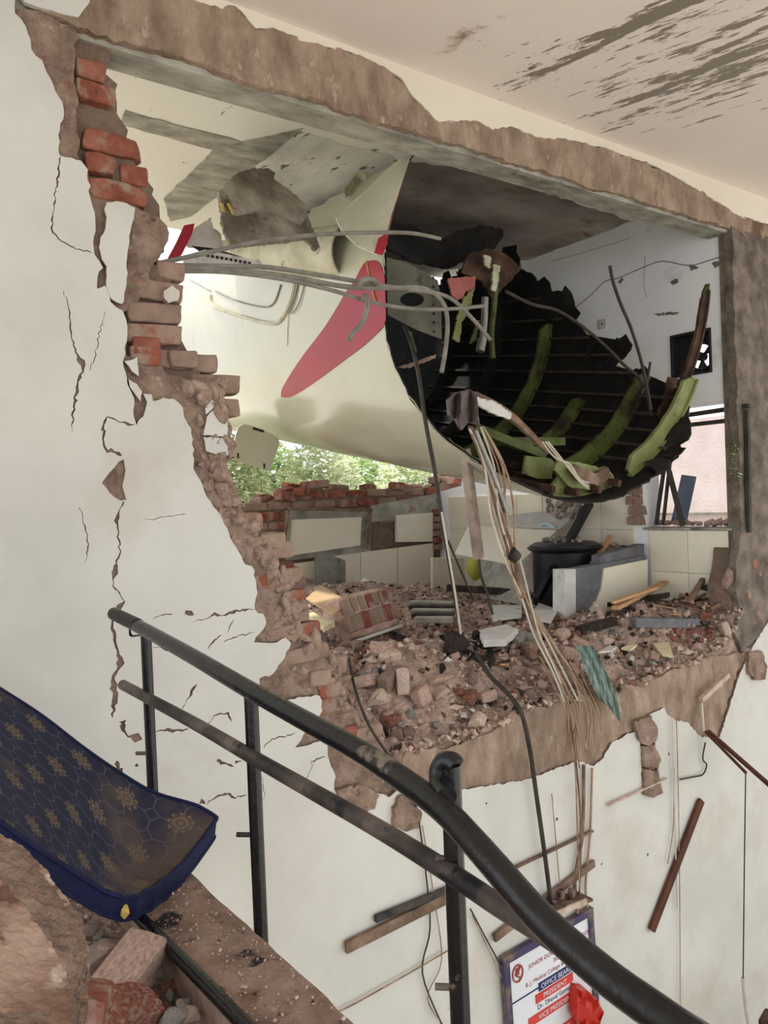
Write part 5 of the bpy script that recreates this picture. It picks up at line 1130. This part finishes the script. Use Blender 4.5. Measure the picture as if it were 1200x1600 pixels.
def side(lst):
    for a, b in zip(lst[:-1], lst[1:]): Fc.append((a, b, b+o, a+o)); mi.append(1)
side([j for j in range(n1)]); side([i*n1+nv for i in range(nu)]); side([(nu-1)*n1+nv-j for j in range(n1)]); side([(nu-1-i)*n1 for i in range(nu)])
m_quilt = bpy.data.materials.new('quilted_navy'); m_quilt.use_nodes = True
nt = m_quilt.node_tree; nd = nt.nodes; b = nd['Principled BSDF']; uvn = nd.new('ShaderNodeUVMap'); uvn.uv_map = 'UVMap'; sp = nd.new('ShaderNodeSeparateXYZ'); nt.links.new(uvn.outputs[0], sp.inputs[0])
u_ = S(nt, sp.outputs[0])/.062; v_ = S(nt, sp.outputs[1])/.062
x = u_.op('FRACT')-.5; y = v_.op('FRACT')-.5; ax, ay = x.ab(), y.ab()
l1 = (ax.op('MAXIMUM', ay)-.5).ab().lt(.022)*ax.op('MINIMUM', ay).lt(.21); l2 = (ax+ay-.707).ab().lt(.024); ln = l1.op('MAXIMUM', l2)
# leaf motif, staggered
mu = u_/2.; mv = v_/2.; row_ = mv.op('FLOOR'); mu = mu+(row_*.5)
fx = mu.op('FRACT')-.5; fy = mv.op('FRACT')-.5; rr = (fx*fx+fy*fy).op('SQRT'); ph = fy.op('ARCTAN2', fx)
pet = (rr-(((ph*4.5).op('COSINE')).ab()*.12+.13)).lt(0)*((rr*70).op('SINE')+(ph*18).op('SINE')).gt(-.25)
def mixc(f, a, c):
    mx = nd.new('ShaderNodeMix'); mx.data_type = 'RGBA'; nt.links.new(f, mx.inputs[0])
    if isinstance(a, tuple): mx.inputs[6].default_value = a
    else: nt.links.new(a, mx.inputs[6])
    mx.inputs[7].default_value = c; return mx.outputs[2]
col = mixc(ln.k, hexc(20, 24, 50), hexc(70, 72, 92)); col = mixc((pet*.85).k, col, hexc(112, 94, 66))
ds = nd.new('ShaderNodeTexNoise'); ds.inputs['Scale'].default_value = 4; ds.inputs['Detail'].default_value = 9; tcn = nd.new('ShaderNodeTexCoord'); nt.links.new(tcn.outputs['Object'], ds.inputs['Vector'])
uu = S(nt, sp.outputs[0]); vv = S(nt, sp.outputs[1])
dm = (S(nt, ds.outputs['Fac'])+uu.ss(.5, .08)*.16-.10).ss(.46, .66)
col = mixc((dm*.6).k, col, hexc(96, 78, 60)); nt.links.new(col, b.inputs['Base Color']); b.inputs['Roughness'].default_value = .85
bp = nd.new('ShaderNodeBump'); bp.inputs['Strength'].default_value = .6; bp.inputs['Distance'].default_value = .006
nt.links.new((ln*-1).k, bp.inputs['Height']); nt.links.new(bp.outputs[0], b.inputs['Normal'])
mt = empty('mattress', onZ(200, 1440, LEDGE)); tag(mt, 'thin navy blue quilted mattress with gold leaf pattern bent over the kerb', 'mattress')
mo = mesh_obj('quilted_pad', V, Fc, [m_quilt, m_navy], mt, True, mi, auto=60)
uvl = mo.data.uv_layers.new(name='UVMap')
lenu = [0]
for i in range(1, nu): lenu.append(lenu[-1]+(be[i].lerp(fe[i], .5)-be[i-1].lerp(fe[i-1], .5)).length)
for lp_ in mo.data.loops:
    k = lp_.vertex_index % o; i, j = divmod(k, n1); uvl.data[lp_.index].uv = (lenu[i], (be[i]-fe[i]).length*j/nv)
edge = [top[i][0] for i in range(nu-1, -1, -1)]+top[0][1:-1]+[top[i][nv] for i in range(nu)]
tube('piping', edge, .006, m_navy, mt, n=6, k=1); tube('piping', [p+down for p in edge], .005, m_navy, mt, n=6, k=1)
put('foam_tear', raw_mesh('foam_tear', chunk_data(.02, .02, .035, 77), m_yellow), onY(195, 1426, 1.83), parent=mt)
# landing heap
def lheap(X, Y): return -.20+.06*sstep(.62, .2, X)+.02*fbm(X, Y, 5, 6)
V = []; Fc = []; nx, ny = 40, 60
for i in range(nx+1):
    for j in range(ny+1):
        X = -.6+1.22*i/nx; Y = .6+1.9*j/ny; V.append((X, Y, lheap(X, Y)))
for i in range(nx):
    for j in range(ny): q = i*(ny+1)+j; Fc.append((q, q+ny+1, q+ny+2, q+1))
tag(mesh_obj('landing_dirt', V, Fc, m_dirt, None, True), 'brown dirt and crumbs covering the landing inside the kerb', 'dirt', kind='stuff')
V = []; Fc = []; mi = []
for i in range(2600):
    onl = i < 1100
    X = U(.625, .795) if onl else U(-.3, .61); Y = U(.9, 2.5); z = LEDGE if onl else lheap(X, Y)
    s = (rng.random()**3)*(.006 if onl else .022)+.0015
    q = Matrix.Rotation(U(0, 6.28), 3, 'Z') @ Matrix.Rotation(U(0, 6.28), 3, 'X'); c = Vector((X, Y, z+s*.3)); k = len(V)
    V += [q @ v*s+c for v in TV]; Fc += [tuple(a+k for a in f) for f in TF]; mi += [rng.choices(range(8), (5, 2, 4, .1, .2, .4, .5, .6))[0]]*8
tag(mesh_obj('landing_chips', V, Fc, smats, None, False, mi), 'small brick crumbs and stones scattered on kerb and landing', 'debris', kind='stuff')
def lpiece(px, py, z, size, me, rot, lb, name='brick_piece', cat='brick'):
    p = onZ(px, py, z); o = put(name, me, p, rot, size); return tag(o, lb, cat)
BIG = [raw_mesh('brick_piece', box_data(1, 1, 1, .03, .05, 80+i, 1), (m_brickpink, m_brick, m_brick, m_rock)[i]) for i in range(4)]
lpiece(200, 1520, -.10, (.20, .10, .075), BIG[0], (.2, -.12, .75), 'orange brick lying beside the black pipe on the landing')
lpiece(198, 1588, -.08, (.10, .085, .09), BIG[2], (.5, .4, .4), 'bright red brick end standing before the orange brick')
lpiece(240, 1580, -.12, (.07, .06, .06), LUMPS[0], (.3, .4, .9), 'brown stone right of the red brick end', 'stone', 'stone')
lpiece(272, 1594, -.10, (.07, .05, .08), LUMPS[3], (.5, .2, .2), 'grey angular stone beside the lower end of the pipe', 'stone', 'stone')
lpiece(300, 1590, -.14, (.05, .05, .06), LUMPS[0], (.1, .2, 1.), 'small brown stone against the pipe', 'stone', 'stone')
lpiece(180, 1478, -.14, (.10, .07, .05), LUMPS[1], (.1, .2, .4), 'pink broken lump behind the orange brick', 'stone', 'stone')
lpiece(150, 1500, -.15, (.12, .06, .05), BIG[3], (.1, .1, .6), 'dusty brick half hidden behind the orange brick')
lpiece(143, 1452, -.13, (.07, .02, .06), LUMPS[5], (.5, .2, .3), 'pale flat chip in the dark under the mattress', 'stone', 'stone')
lpiece(150, 1592, -.10, (.09, .07, .06), LUMPS[2], (.1, .5, .4), 'brown lump at the foot of the big masonry block', 'stone', 'stone')
for i in range(26):
    s = U(.025, .06); lpiece(U(130, 330), U(1470, 1600), -.17, (s, s*.8, s*.7), rng.choice(LUMPS[:6]), (U(0, 6), U(0, 6), U(0, 6)), 'small broken piece among the bricks on the landing', 'rubble_piece', 'rubble')['group'] = 'pieces among the landing bricks'
# big block of masonry close to the camera
blk = empty('masonry_block', onZ(60, 1600, -.2)); tag(blk, 'big plaster-dusted masonry block close by at the lower left', 'masonry block')
m_blk = pm('dusted_masonry', [(120, 92, 78), (152, 124, 108), (176, 150, 134)], 5, .95, .8, 45, dist=.01, spots=[((214, 198, 184), 7, .53, .08), ((108, 80, 66), 9, .6, .08)])
KD = Vector((.055, .13, -.01))
ob = plate('plastered_slab', jag([(-70, 1340), (0, 1375), (30, 1405), (60, 1450), (100, 1505), (112, 1560), (108, 1700), (-70, 1700)], 14, 2), lambda a, b, w: onY(a, b, 1.25-(b-1375)*.0011)+KD*w, 1.0, m_blk, cell=14, parent=blk, flip=True, side_mat=m_mud)
md = ob.modifiers.new('sub', 'SUBSURF'); md.levels = 3; md.render_levels = 3; md.subdivision_type = 'SIMPLE'
for k_, (sz_k, st_k) in enumerate(((.05, .012), (.012, .006))):
    tx = bpy.data.textures.new('rough_stone', 'CLOUDS'); tx.noise_scale = sz_k
    m2 = ob.modifiers.new('rough', 'DISPLACE'); m2.texture = tx; m2.strength = st_k; m2.mid_level = .5
put('brick', BRICK_ME[1], onY(128, 1575, 1.2), (.3, .2, 1.1), (.4, .7, .9), parent=blk)
